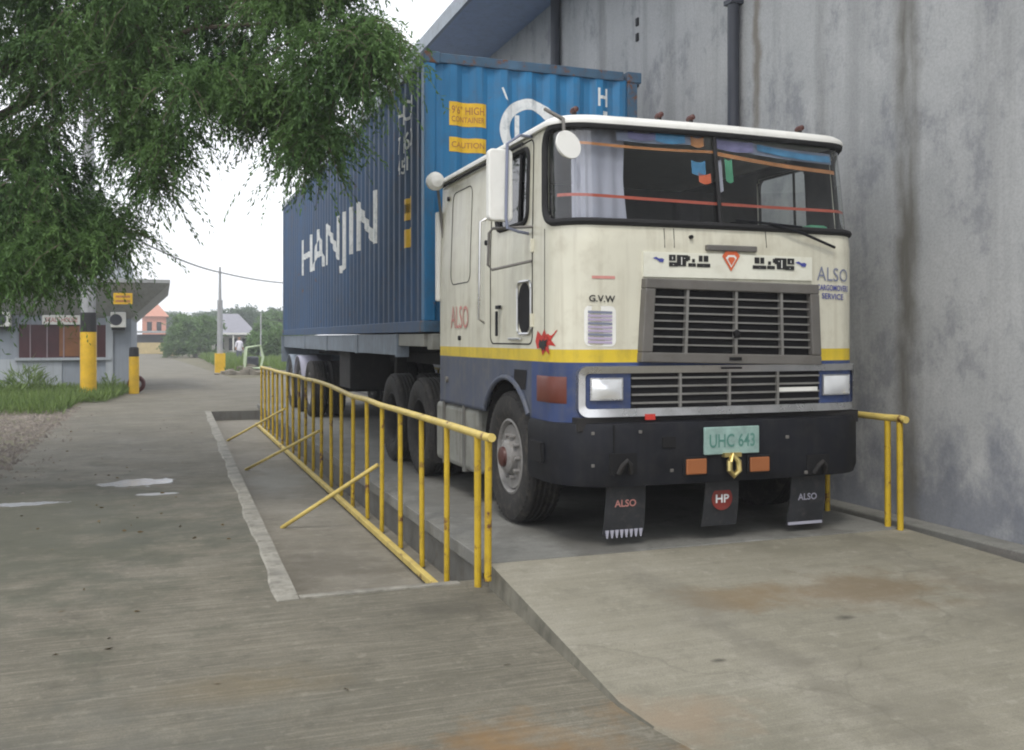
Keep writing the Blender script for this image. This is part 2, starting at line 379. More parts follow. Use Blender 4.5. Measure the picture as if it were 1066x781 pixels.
# ramp up to the deck: a wedge whose foot runs on into the yard, flaring towards the wall
ramp_m = ground_mat('ramp_concrete', (.305,.286,.225), (.21,.198,.15), (.395,.375,.312),
    stains=((3.95,4.75,1.1,.42,(.16,.115,.065),.6),(3.2,4.85,.6,.3,(.2,.145,.08),.45),(3.55,4.35,.1,.05,(.06,.055,.045),.8),(2.55,4.05,.05,.03,(.06,.055,.045),.8),(4.9,4.0,1.1,.3,(.15,.14,.11),.4),(2.1,3.55,.35,.25,(.27,.19,.12),.45),(4.6,5.6,.8,.25,(.16,.15,.11),.5),(2.85,4.6,.22,1.9,(.14,.13,.105),.4),(4.75,4.3,.24,2.2,(.14,.13,.105),.4),(3.1,3.2,.3,1.2,(.15,.14,.11),.3)), streak=.3, grime=.4)
rp = MB(); nx, ny = 14, 30; vs = []
for j in range(ny+1):
    for i in range(nx+1):
        u = i/nx; v = j/ny
        foot = 3.66*(1-u)+2.6*u; y = 5.9*(1-v)+(-2.0)*v
        xl = 2.0-.12*min(1, (5.9-y)/2.2)+.2*max(0, 3.7-y); xr = 5.37+.05*min(1,(5.9-y)/.9)
        tt = min(1, max(0, (5.9-y)/(5.9-foot))); z = DZ-.004-(DZ-.02)*tt; past = max(0, foot-y); z -= min(.006, past*.02)
        vs.append((xl+(xr-xl)*u, y, z))
W = nx+1
fs = [(j*W+i, j*W+i+1, (j+1)*W+i+1, (j+1)*W+i) for j in range(ny) for i in range(nx)]
rp.add(vs, fs); top = len(vs)
sv = [(vs[j*W][0]-.012, vs[j*W][1], -.02) for j in range(ny+1)]
rp.v += sv; 
for j in range(ny): rp.f.append((j*W,(j+1)*W,top+j+1,top+j)); rp.mi.append(1 if vs[j*W][1] > 3.75 else 0)
sv2 = len(rp.v); rp.v += [(vs[j*W+nx][0]+.005, vs[j*W+nx][1], -.05) for j in range(ny+1)]
for j in range(ny): rp.f.append((j*W+nx,(j+1)*W+nx,sv2+j+1,sv2+j)); rp.mi.append(0)
fr = len(rp.v); rp.v += [(vs[i][0], vs[i][1], -.15) for i in range(nx+1)]
for i in range(nx): rp.f.append((i,i+1,fr+i+1,fr+i)); rp.mi.append(0)
tag(rp.build('ramp', [ramp_m, mat('ramp_side', (.15,.142,.112), .9, var=.35, dirt=.7, dirt_col=(.06,.06,.045), streak=.4, scale=4)]), kind='structure')
# ledge and gutter at the foot of the warehouse wall
WX = 5.85
led_m = ground_mat('ledge_concrete', (.26,.26,.235), (.19,.19,.17), (.34,.34,.31), streak=.1)
tag(MB().box(5.64, WX, -6, 30, -.05, .13).build('wall_ledge', led_m, bevel=.015), kind='structure')
tag(MB().add([(5.42,-6,.005),(5.64,-6,.005),(5.64,30,.005),(5.42,30,.005)], [(0,1,2,3)]).build('gutter', 'chassis'), kind='structure')
pp = MB().tube([(5.57,y,.04) for y in (2.6,3.6,4.6,5.45)], .03, 10).build('red_pipe', mat('red_pipe_paint', (.3,.05,.04), .6, dirt=.4), org=(5.5,4,.01), smooth=True)
tag(pp, 'thin dull red pipe lying in the gutter at the foot of the concrete wall', 'pipe')

# weighbridge deck
deck_m = ground_mat('deck_concrete', (.235,.235,.215), (.165,.165,.15), (.31,.31,.29), streak=.15, stains=((-.07,-7.6,1.6,.5,(.09,.09,.08),.5),(-.8,-6.5,.3,3,(.1,.095,.085),.5),(1.05,-6.5,.3,3,(.1,.095,.085),.5),(-1.07,-5,.4,3,(.12,.115,.1),.4)))
wb = thing('weighbridge', (3.67, 14, 0), 'long grey concrete weighbridge deck carrying the truck between two yellow railings', 'weighbridge')
MB().box(DX0, DX1, DY0, DY1, DZ-.1, DZ).build('deck', deck_m, wb, bevel=.008)
for x in (DX0+.12, DX1-.12): MB().box(x-.08, x+.08, DY0+.25, DY1-.1, PIT, DZ-.1).build('beam', 'deckside', wb)

# ------------------------------------------------------------------ railings
def railing(x, y_near, y_far, n, zb, label, braces, two=True, kink=True, gap=.22):
    th = thing('railing', (x, (y_near+y_far)/2, 0), label, 'railing', None)
    zt = 1.0
    def ztop(y): return zt + (0 if not kink else (.05*max(0, min(1, (y-10.8)/1.2)) - .03*max(0, min(1, (y-12.5)/8))))
    ys = [y_near, y_near+gap] + [y_near+gap+(y_far-y_near-gap)*i/n for i in range(1, n+1)]
    MB().tube([(x, y_near-.07, ztop(y_near))]+[(x+random.uniform(-.01,.01), y, ztop(y)+random.uniform(-.008,.008)) for y in ys]+[(x, y_far+.05, ztop(y_far))], .027, 12).build('top_rail', 'rail_top', th, smooth=True)
    for i, y in enumerate(ys):
        z0 = (DZ if not two else (.1, .0)[i]) if i < 2 else zb
        lean = random.uniform(-.008, .008)
        MB().tube([(x+lean, y, z0-.005), (x, y, ztop(y)-.02)], .021 if i > 1 else .024, 10).build('post', 'rail_yellow', th, smooth=True)
    return th, ztop
lr, zt = railing(1.93, 5.72, 20.3, 20, PIT+.02, 'yellow painted pipe railing along the left edge of the weighbridge with three slanting braces', True)
MB().bar((1.84,6.35,PIT+.05), (1.84,20.4,PIT+.05), .05, .05).build('bottom_rail', 'rail_top', lr, bevel=.006)
for (yb, yt, zz) in ((9.4,8.9,.43),(13.7,12.5,.42),(17.7,16.1,.46)):
    MB().tube([(1.06+.002*yb,yb,PIT), (1.91,yt,zz)], .02, 10).build('brace', 'rail_top', lr, smooth=True)
rr, _ = railing(5.29, 5.87, 20.3, 20, DZ, 'yellow painted pipe railing between the truck and the concrete wall', False, two=False, kink=False, gap=.13)

# ------------------------------------------------------------------ warehouse on the right
wh = thing('warehouse', (9, 14, 0), 'tall concrete warehouse with a dirty grey wall and wide blue grey eaves', 'warehouse')
JY = [atX(945,300,WX).y, atX(1066,300,WX).y+.15]
wm = wall_mat('warehouse_concrete', ((JY[0],.17,.9,(.13,.122,.1)), (atX(788,100,WX).y,.09,.7,(.16,.125,.08)), (atX(855,100,WX).y,.12,.3,(.13,.13,.12)), (4.3,.3,.4,(.12,.12,.11)), (12.3,.15,.5,(.13,.125,.12)), (10.4,.2,.35,(.13,.13,.125))))
MB().box(WX, 24, -6, 30, 0, 7.3).build('wall', wm, wh)
MB().add([(4.55,-6.6,6.93),(WX,-6.6,6.95),(WX,30.6,6.95),(4.55,30.6,6.93),(4.55,-6.6,7.12),(24.5,-6.6,11.5),(24.5,30.6,11.5),(4.55,30.6,7.12)],
         [(0,1,2,3),(4,5,6,7),(0,3,7,4),(0,4,5,1),(3,2,6,7)]).build('roof', 'soffit_blue', wh)
MB().box(4.5,4.56,-6.6,30.6,6.9,7.16).build('fascia', 'box_grey', wh)
for px in (770, 583):
    y = atX(px, 60, WX).y
    q = MB().tube([(WX-.08,y,.2),(WX-.08,y,6.94)], .062 if px == 770 else .075, 14)
    for z in (1.2,3.2,5.2): q.box(WX-.15, WX, y-.08, y+.08, z, z+.05)
    q.build('downpipe', 'pipe', wh, smooth=True)
for z in (6.05, 5.7, 5.5, 4.9):
    y = atX(664, 50, WX).y; MB().box(WX-.02, WX+.02, y-.03, y+.03, z, z+.1).build('bracket', 'pole_black', wh)

# ------------------------------------------------------------------ shipping container
BX0, BX1, BY0, BY1, BZ0, BZ1 = 2.53, 4.97, 9.55, 21.75, 1.68, 4.57
bx = thing('shipping_container', ((BX0+BX1)/2, (BY0+BY1)/2, BZ0), 'long blue corrugated shipping container with white lettering riding on the trailer behind the cab', 'shipping container')
PITCH, DEPTH = .278, .036
BRK = (0, .072, .14, .21)
def cf(t):
    t %= PITCH
    if t < .072: return 0
    if t < .14: return DEPTH*(t-.072)/.068
    if t < .21: return DEPTH
    return DEPTH*(PITCH-t)/.068
def corr(a, b):
    out = [a]; k = math.floor(a/PITCH)
    while k*PITCH < b:
        out += [k*PITCH+q for q in BRK if a+1e-4 < k*PITCH+q < b-1e-4]; k += 1
    return out+[b]
def side_pt(y, z, off=0): return (BX0+.012+cf(y-BY0)-off, y, z)
def front_pt(x, z, off=0): return (x, BY0+.012+cf(x-BX0)-off, z)
for name, x, sg in (('side_panel', BX0+.012, 1), ('side_panel', BX1-.012, -1)):
    ts = corr(.12, BY1-BY0-.12); m = MB(); vs = []
    for t in ts: vs += [(x+sg*cf(t), BY0+t, BZ0+.1), (x+sg*cf(t), BY0+t, BZ1-.08)]
    m.add(vs, [(2*i,2*i+2,2*i+3,2*i+1) for i in range(len(ts)-1)]); m.build(name, 'box_shaded', bx)
ts = corr(.12, BX1-BX0-.12); m = MB(); vs = []
for t in ts: vs += [(BX0+t, BY0+.012+cf(t), BZ0+.1), (BX0+t, BY0+.012+cf(t), BZ1-.1)]
m.add(vs, [(2*i,2*i+2,2*i+3,2*i+1) for i in range(len(ts)-1)]); m.build('front_panel', 'box_blue', bx)
MB().box(BX0+.06, BX1-.06, BY0+.1, BY1-.1, BZ1-.06, BZ1-.012).build('roof', 'box_shaded', bx)
MB().box(BX0+.06, BX1-.06, BY0+.1, BY1-.1, BZ0+.02, BZ0+.1).build('floor', 'chassis', bx)
for x0 in (BX0, BX1-.12):
    for y0 in (BY0, BY1-.13):
        MB().box(x0, x0+.12, y0, y0+.13, BZ0+.12, BZ1-.12).build('corner_post', 'box_rust' if (x0 > 3 and y0 < 10) else ('box_blue' if y0 < 10 else 'box_shaded'), bx, bevel=.01)
        for z0 in (BZ0, BZ1-.12):
            m = MB().box(x0-.006, x0+.17, y0-.006, y0+.17, z0, z0+.12)
            m.build('corner_casting', 'box_rust', bx, bevel=.012)
for x0 in (BX0, BX1-.06):
    MB().box(x0, x0+.06, BY0+.165, BY1-.165, BZ1-.08, BZ1).build('top_rail', 'box_grey' if x0 < 3 else 'box_shaded', bx, bevel=.006)
    MB().box(x0, x0+.06, BY0+.165, BY1-.165, BZ0, BZ0+.12).build('bottom_rail', 'box_shaded', bx, bevel=.006)
MB().box(BX0+.17, BX1-.17, BY0, BY0+.06, BZ1-.11, BZ1-.01).build('front_header', 'box_rust', bx, bevel=.006)
MB().box(BX0+.17, BX1-.17, BY0, BY0+.06, BZ0, BZ0+.12).build('front_sill', 'box_blue', bx, bevel=.006)
for s in (0, 1):
    xa = BX0+.12+s*1.1; m = MB().box(xa, xa+1.09, BY1-.07, BY1-.03, BZ0+.13, BZ1-.13)
    for q in (.25, .8): m.tube([(xa+q,BY1-.005,BZ0+.1),(xa+q,BY1-.005,BZ1-.1)], .02, 8)
    m.build('door', 'box_shaded', bx)
def conform(vs2, fs, fmap, breaks):
    """Cut a flat outline at every fold line and lay it on the folded sheet."""
    bm = bmesh.new(); bv = [bm.verts.new((float(x), float(z), 0)) for x, z in vs2]
    for f in fs:
        try: bm.faces.new([bv[i] for i in f])
        except ValueError: pass
    for b in breaks:
        bmesh.ops.bisect_plane(bm, geom=bm.verts[:]+bm.edges[:]+bm.faces[:], plane_co=(b,0,0), plane_no=(1,0,0))
    bm.verts.index_update()
    V = [fmap(v.co.x, v.co.y) for v in bm.verts]; F = [tuple(v.index for v in f.verts) for f in bm.faces]; bm.free()
    return V, F
def side_text(body, y_left, y_right, z0, z1, m, bold=.02, name='lettering', shear=0):
    """Reads from far (left in view) to near."""
    v, f, _ = text2d(body, bold)
    P = [(y_left+(y_right-y_left)*a, z0+(z1-z0)*b) for a, b in v]
    lo, hi = min(y_left,y_right), max(y_left,y_right)
    V, F = conform(P, f, lambda y, z: side_pt(y, z, .004), [BY0+t for t in corr(lo-BY0, hi-BY0)[1:-1]])
    return MB().add(V, F).build(name, m, bx)
side_text('HANJIN', 18.75, 12.0, 2.6, 3.5, 'whitetext', .012)
side_text('HJCU', 10.75, 10.1, 3.95, 4.25, 'whitetext', .01); side_text('714630', 10.75, 10.1, 3.7, 3.9, 'whitetext', .01); side_text('45G1', 10.75, 10.35, 3.47, 3.63, 'whitetext', .01)
def side_patch(y0, y1, z0, z1, m, name='marking'):
    V, F = conform([(y0,z0),(y1,z0),(y1,z1),(y0,z1)], [(0,1,2,3)], lambda y, z: side_pt(y, z, .003), [BY0+t for t in corr(y0-BY0, y1-BY0)[1:-1]])
    return MB().add(V, F).build(name, m, bx)
def front_poly(P, f, m, name='marking', off=.003):
    xs = [p[0] for p in P]
    V, F = conform(P, f, lambda x, z: front_pt(x, z, off), [BX0+t for t in corr(min(xs)-BX0, max(xs)-BX0)[1:-1]])
    return MB().add(V, F).build(name, m, bx)
side_patch(10.15, 10.5, 2.92, 3.16, 'box_yellow', 'yellow_label'); side_patch(10.15, 10.5, 2.62, 2.82, 'box_yellow', 'yellow_label')
side_patch(10.2, 10.45, 3.0, 3.1, 'blacktext', 'label_print')
def fpx(px, py): q = atY(px, py, BY0); return (q.x, q.z)
for (a, b, c_, d) in ((468,105,507,133), (468,142,507,160)):
    (x0,z1), (x1,z0) = fpx(a,b), fpx(c_,d)
    lab = front_poly([(x0,z0),(x1,z0),(x1,z1),(x0,z1)], [(0,1,2,3)], 'box_yellow', 'yellow_label')
    h = z1-z0; w = x1-x0
    body = 'CAUTION' if h < .22 else "9'6\" HIGH"
    v, f, _ = text2d(body, .01)
    front_poly([(x0+w*.06+w*.88*p, z0+h*(.3 if h < .22 else .5)+h*(.4 if h < .22 else .34)*q) for p, q in v], f, 'orange_tape', 'label_print', .006)
    if h > .22:
        v, f, _ = text2d('CONTAINER', .01); front_poly([(x0+w*.06+w*.88*p, z0+h*.16+h*.24*q) for p, q in v], f, 'orange_tape', 'label_print', .006)
# ring emblem with two uprights, and the number at the right
(cx, cz) = fpx(552, 136); ring = []; RO, RI = .34, .225
for i in range(48): a = 2*math.pi*i/48; ring += [(cx+RO*math.cos(a), cz+RO*math.sin(a)), (cx+RI*math.cos(a), cz+RI*math.sin(a))]
front_poly(ring, [(2*i,2*i+1,(2*i+3)%96,(2*i+2)%96) for i in range(48)], 'whitetext', 'emblem')
front_poly([(cx-.16,cz-.2),(cx-.11,cz-.2),(cx-.11,cz+.16),(cx-.16,cz+.16)], [(0,1,2,3)], 'whitetext', 'emblem')
front_poly([(cx-.27,cz+.32),(cx-.24,cz+.3),(cx-.3,cz+.44),(cx-.32,cz+.43)], [(0,1,2,3)], 'whitetext', 'emblem')
(nx0, nz1), (nx1, nz0) = fpx(623, 89), fpx(634, 150)
v, f, _ = text2d('H', .02); front_poly([(nx0+(nx1-nx0)*p, nz1-.22+.2*q) for p, q in v], f, 'whitetext', 'lettering')
for i in range(2):
    v, f, _ = text2d('JC'[i], .02); front_poly([(nx0+(nx1-nx0)*p, nz1-.47-.25*i+.2*q) for p, q in v], f, 'whitetext', 'lettering')

# ------------------------------------------------------------------ wheels
def make_wheel(name, parent, c, side, RAD=.52, WID=.28, steel='rim', dish=.0):
    """wheel = drum and disc, with tyre and rim as children; side -1 shows its outer face to -x."""
    c = Vector(c); ax = Vector((side,0,0)); h = WID/2; k = RAD/.52
    w = MB().lathe([(.0,.02),(.19,.02),(.2,.0),(.2,-.12),(0,-.12)], c, ax, 28).build(name, 'chassis', parent, smooth=True)
    prof = [(.29*k,h*.8),(.34*k,h*.98),(.42*k,h*1.04),(.485*k,h*.96),(.508*k,h*.86),(RAD,h*.7)]
    for q in (.45,.15,-.15,-.45): prof += [(RAD,h*(q+.12)),(RAD-.014,h*(q+.06)),(RAD-.014,h*(q-.06)),(RAD,h*(q-.12))]
    prof += [(RAD,-h*.7),(.508*k,-h*.86),(.485*k,-h*.96),(.42*k,-h*1.04),(.34*k,-h*.98),(.29*k,-h*.8)]
    t = MB().lathe(prof, c, ax, 56)
    for i in range(56):                                   # shoulder lugs
        a = 2*math.pi*i/56; d = Vector((0, math.cos(a), math.sin(a)))
        for sg in (1, -1):
            t.bar(c+d*(RAD-.012)+ax*sg*h*.72, c+d*(RAD-.035)+ax*sg*h*.97, .022, .012, up=tuple(d))
    t.build('tyre', 'tyre', w, smooth=True)
    r_ = MB().lathe([(.3*k,h*.86),(.285*k,h*.9),(.272*k,h*.82),(.26*k,h*.5),(.25*k,h*.3+dish),(.2,h*.22+dish),(.14,h*.3+dish),(.13,h*.62+dish),(.1,h*.78+dish),(.05,h*.82+dish),(0,h*.82+dish)], c, ax, 40)
    for i in range(10):
        a = 2*math.pi*i/10; p = c+Vector((0, math.cos(a), math.sin(a)))*.168; r_.cyl(p+ax*(h*.24+dish), p+ax*(h*.24+.045+dish), .016, 8)
    r_.build('rim', steel, w, smooth=True)
    hc = MB().lathe([(.085,h*.74+dish),(.075,h*.95+dish),(.05,h*1.02+dish),(0,h*1.04+dish)], c, ax, 24).build('hub_cap', 'marker' if steel == 'rim' and dish > .01 else 'chassis', w, smooth=True)
    return w

# ------------------------------------------------------------------ truck tractor
XC, HW, YF, YR, RC, BOW = 3.84, 1.27, 6.0, 9.1, .28, .06
ZT = 3.14
tr = thing('truck_tractor', (XC, 7.6, DZ), 'cream cab over truck with yellow stripe and navy skirt hauling the blue container', 'truck')
def fy0(dx): return YF+BOW*(dx/HW)**2
b0 = fy0(HW-RC)
def mk_outline(hw, rc, yr, grow=0):
    ol = []; yb = fy0(hw-rc)-grow
    for i in range(121): ol.append((XC-hw, yr+(yb+rc-yr)*i/120))
    for i in range(1, 25): a = R(180+90*i/24); ol.append((XC-hw+rc+rc*math.cos(a), yb+rc+rc*math.sin(a)))
    xs = np.linspace(-(hw-rc), hw-rc, 81)[1:]
    ol += [(XC+x, fy0(x)-grow) for x in xs]
    for i in range(1, 25): a = R(270+90*i/24); ol.append((XC+hw-rc+rc*math.cos(a), yb+rc+rc*math.sin(a)))
    for i in range(1, 121): ol.append((XC+hw, yb+rc+(yr-yb-rc)*i/120))
    ol = np.array(ol); ss = np.concatenate([[0], np.cumsum(np.hypot(*np.diff(ol, axis=0).T))])
    return ol, ss
OL, SS = mk_outline(HW, RC, YR)
STOT = SS[-1]; SA0 = SS[120]; SA1 = SS[144]; SB0 = SS[224]; SB1 = SS[248]
def rake(x, y, z):
    if z > 2.3:
        w = max(0, min(1, 1-(y-YF)/.9)); y += .13*(z-2.3)*w*1.1
        x -= (x-XC)/HW*.035*(z-2.3)
    return x, y
def cab(s, z, off=0):
    s = min(max(s, 0), STOT)
    x = np.interp(s, SS, OL[:,0]); y = np.interp(s, SS, OL[:,1])
    e = .01; xa, xb = np.interp([s-e, s+e], SS, OL[:,0]); ya, yb = np.interp([s-e, s+e], SS, OL[:,1])
    tx, ty = xb-xa, yb-ya; L = math.hypot(tx, ty) or 1; nx_, ny_ = ty/L, -tx/L
    x += nx_*off; y += ny_*off
    x, y = rake(x, y, z); return (float(x), float(y), float(z))
SGRID = np.linspace(0, STOT, 900)
SPX = np.array([proj(cab(s, 1.9))[0] for s in SGRID])
def s_at(px, py):
    """Arc position and height on the visible cab skin for a place in the photograph."""
    i0 = 0; i1 = int(np.argmax(SPX))
    s = float(np.interp(px, SPX[i0:i1+1], SGRID[i0:i1+1]))
    q = cab(s, 2.0); z = 2.0
    for _ in range(4):
        dep = q[0]*SY+q[1]*CY; z = EYE+(352-py)/1000*dep; q = cab(s, z)
    return s, z
WIN = dict(ws=(SA0-.03, SB1+.03, 2.43, 3.115, .14), dl=(YR-7.42, YR-6.70, 2.49, 3.05, .09), dr=(STOT-(YR-6.70), STOT-(YR-7.42), 2.49, 3.05, .09))
ARCH_Y, ARCH_Z, ARCH_R = 7.18, .68, .63
def cut(s, z):
    if any(in_rrect(s, z, *w) for w in WIN.values()): return True
    for sc in (YR-ARCH_Y, STOT-(YR-ARCH_Y)):
        if math.hypot(s-sc, z-ARCH_Z) < ARCH_R: return True
    return False
ZR = [1.0+.45*i/15 for i in range(15)]+[1.45, 1.48, 1.51]+[1.54+(ZT-1.54)*i/52 for i in range(53)]
SC = list(np.linspace(0, STOT, 300)); m = MB(); G = {}
for i, s in enumerate(SC):
    for j, z in enumerate(ZR): m.v.append(cab(s, z))
nz = len(ZR)
for i in range(len(SC)-1):
    for j in range(nz-1):
        if cut((SC[i]+SC[i+1])/2, (ZR[j]+ZR[j+1])/2): continue
        zc = (ZR[j]+ZR[j+1])/2
        m.f.append((i*nz+j, (i+1)*nz+j, (i+1)*nz+j+1, i*nz+j+1)); sc_ = (SC[i]+SC[i+1])/2; m.mi.append((3 if min(sc_, STOT-sc_) < YR-6.62 else 2) if zc < 1.45 else 1 if zc < 1.54 else 0)
body = m.build('cab_shell', ['cream','yellow_band','navy','faded','inner','inner','inner','inner'], tr, smooth=True)
md = body.modifiers.new('thickness', 'SOLIDIFY'); md.thickness = .025; md.offset = -1; md.material_offset = 4
# recalc on an open skin can flip it: make the skin face outwards
me = body.data; me.update()
pol = min(me.polygons, key=lambda q: q.center.y)
if pol.normal.y > 0: me.flip_normals()
# rear wall, floor, roof
MB().box(XC-HW+.03, XC+HW-.03, YR-.04, YR, 1.0, ZT-.01).build('rear_wall', ['cream'], tr)
MB().box(XC-HW+.05, XC+HW-.05, YF+.35, YR-.05, 1.36, 1.40).build('cab_floor', 'inner', tr)
m = MB(); ring_n = len(OL); prof = ((.006,ZT-.012),(.028,ZT-.01),(.03,ZT+.008),(.02,ZT+.03),(-.012,ZT+.052),(-.09,ZT+.072),(-.3,ZT+.09),(-.7,ZT+.1))
sub = list(range(0, ring_n, 3)); kk = len(sub)
for (off, z) in prof:
    for q in sub:
        x, y = OL[q]; x, y = rake(x, y, ZT)
        yc = (YF+YR)/2; m.v.append((XC+(x-XC)*(1+off/HW), yc+(y-yc)*(1+off/((YR-YF)/2)), z))
for a in range(len(prof)-1):
    for q in range(kk): m.f.append((a*kk+q, a*kk+(q+1)%kk, (a+1)*kk+(q+1)%kk, (a+1)*kk+q)); m.mi.append(0)
m.f.append(tuple((len(prof)-1)*kk+q for q in range(kk))); m.mi.append(0)
roof = m.build('roof', 'white', tr, smooth=True)
for px in (590, 703, 738, 858):
    s, z = s_at(px, 150); q = cab(s, ZT, -.16); zz = ZT+.072
    l = MB().tube([(q[0],q[1],zz-.02),(q[0],q[1],zz+.03)], .016, 8).build('lamp_stem', 'chassis', roof)
    MB().lathe([(0,-.045),(.018,-.045),(.025,-.02),(.02,.03),(0,.04)], (q[0],q[1],zz+.045), (0,-1,0.1), 14).build('marker_lamp', 'marker', roof, smooth=True)
q = atY(794, 128, 7.6); MB().box(q.x-.12, q.x+.12, 7.5, 7.8, ZT+.09, ZT+.17).build('roof_vent', 'pipe', roof, bevel=.01)
# gaskets, glass
def ring_path(w, off=0, k=5, grow=0):
    out = []; P = rrect(w[0]-grow, w[1]+grow, w[2]-grow, w[3]+grow, w[4], k)
    for i in range(len(P)):
        (a, b), (c_, d) = P[i], P[(i+1) % len(P)]; L = math.hypot(c_-a, d-b); n_ = max(1, int(L/.05))
        out += [cab(a+(c_-a)*t/n_, b+(d-b)*t/n_, off) for t in range(n_)]
    return out
def glass_sheet(w, name, m_, off, parent):
    g_ = MB(); ns, nz_ = max(4, int((w[1]-w[0])/.03)), 22
    S = np.linspace(w[0], w[1], ns+1); Z = np.linspace(w[2], w[3], nz_+1); idx = {}
    for i in range(ns):
        for j in range(nz_):
            if not in_rrect((S[i]+S[i+1])/2, (Z[j]+Z[j+1])/2, *w): continue
            f = []
            for (a, b) in ((i,j),(i+1,j),(i+1,j+1),(i,j+1)):
                if (a,b) not in idx: idx[(a,b)] = len(g_.v); g_.v.append(cab(S[a], Z[b], off))
                f.append(idx[(a,b)])
            g_.f.append(tuple(f)); g_.mi.append(0)
    return g_.build(name, m_, parent, smooth=True)
ws = glass_sheet(WIN['ws'], 'windscreen', 'glass', -.012, tr)
MB().tube(ring_path(WIN['ws'], .004, 6), .026, 8, closed=True).build('gasket', 'rubber', ws, smooth=True)
sm, _ = s_at(752, 190)
MB().tube([cab(sm, z, .0) for z in np.linspace(2.43, 3.11, 12)], .016, 8).build('centre_bar', 'rubber', ws, smooth=True)
for key in ('dl', 'dr'):
    w = WIN[key]; g1 = glass_sheet(w, 'side_window', 'sideglass' if key == 'dl' else 'glass', -.012, tr)
    MB().tube(ring_path(w, .003, 5), .02, 8, closed=True).build('gasket', 'rubber', g1, smooth=True)
    sv_ = w[0]+(w[1]-w[0])*(.72 if key == 'dl' else .28)
    MB().tube([cab(sv_, z, 0) for z in np.linspace(w[2], w[3], 6)], .012, 6).build('vent_bar', 'rubber', g1)
# things seen through the windscreen
def ws_strip(px0, px1, y0a, y0b, h0, m_, name, off=-.022):
    s0, z0 = s_at(px0, y0a); s1, z1 = s_at(px1, y0b); n_ = 30; g_ = MB()
    for i in range(n_+1):
        t = i/n_; s = s0+(s1-s0)*t; z = z0+(z1-z0)*t-.015*math.sin(math.pi*t)
        g_.v += [cab(s, z-h0/2, off), cab(s, z+h0/2, off)]
    for i in range(n_): g_.f.append((2*i,2*i+2,2*i+3,2*i+1)); g_.mi.append(0)
    return g_.build(name, m_, ws)
ws_strip(578, 886, 203, 222, .022, 'redtape', 'red_string')
ws_strip(585, 752, 148, 158, .02, 'orange_tape', 'orange_fringe'); ws_strip(752, 880, 159, 180, .03, 'orange_tape', 'orange_fringe')
ws_strip(648, 742, 140, 145, .07, 'greytext', 'visor_strip', -.032); ws_strip(756, 880, 147, 166, .085, 'greytext', 'visor_strip', -.04)
ws_strip(660, 690, 139, 141, .055, 'violet', 'visor_decal'); ws_strip(690, 722, 141, 143, .075, 'cyan', 'visor_decal')
ws_strip(728, 742, 146, 147, .07, 'orange_tape', 'visor_decal'); ws_strip(756, 795, 149, 153, .075, 'violet', 'visor_decal')
ws_strip(800, 878, 153, 166, .05, 'cyan', 'visor_decal', -.03)
ws_strip(727, 742, 173, 174, .1, 'cyan', 'hanging_card'); ws_strip(734, 747, 184, 185, .07, 'orangered', 'hanging_card')
ws_strip(754, 762, 180, 181, .24, 'sky_glare_pale', 'pennant', -.055); ws_strip(763, 771, 176, 177, .17, 'greencloth', 'pennant')
# sky reflection imitated by a pale folded sheet inside the screen's left half
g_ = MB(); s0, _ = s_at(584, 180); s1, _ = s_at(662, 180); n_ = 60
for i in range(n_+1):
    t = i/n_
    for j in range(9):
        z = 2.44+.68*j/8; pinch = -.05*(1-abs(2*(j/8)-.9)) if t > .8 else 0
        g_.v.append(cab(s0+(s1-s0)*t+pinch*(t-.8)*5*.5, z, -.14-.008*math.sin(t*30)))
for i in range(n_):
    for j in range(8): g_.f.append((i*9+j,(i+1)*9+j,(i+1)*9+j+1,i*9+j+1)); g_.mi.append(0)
g_.build('sky_glare_pale', 'sky_glare_pale', tr, smooth=True)
# cab interior: dashboard, seats, steering wheel, engine cover
dash = MB().prism([(YF+.16,1.9),(YF+.17,2.39),(YF+.34,2.42),(YF+.55,2.36),(YF+.6,1.9)], 0, XC-HW+.12, XC+HW-.12).build('dashboard', 'inner', tr, bevel=.02)
MB().box(4.05,4.45,YF+.22,YF+.4,2.415,2.44).build('papers', 'sky_glare_pale', dash); MB().box(4.72,4.9,YF+.2,YF+.42,2.42,2.5).build('green_cloth', 'greencloth', dash, bevel=.03)
sw = [Vector((4.42, 6.62, 2.38))+Vector((.22*math.cos(a), .22*math.sin(a)*.55, .22*math.sin(a)*.84)) for a in np.linspace(0, 2*math.pi, 28)[:-1]]
MB().tube(sw, .014, 8, closed=True).build('steering_wheel', 'rubber', tr, smooth=True)
for x in (3.15, 4.42):
    MB().box(x-.26,x+.26,7.0,7.5,1.75,1.95).box(x-.25,x+.25,7.45,7.6,1.9,2.62).box(x-.14,x+.14,7.47,7.58,2.64,2.85).build('seat', 'seat', tr, bevel=.05, seg=3)
MB().box(XC-1.1,XC+1.1,7.95,7.98,1.45,3.0).build('bunk_curtain', 'inner', tr)
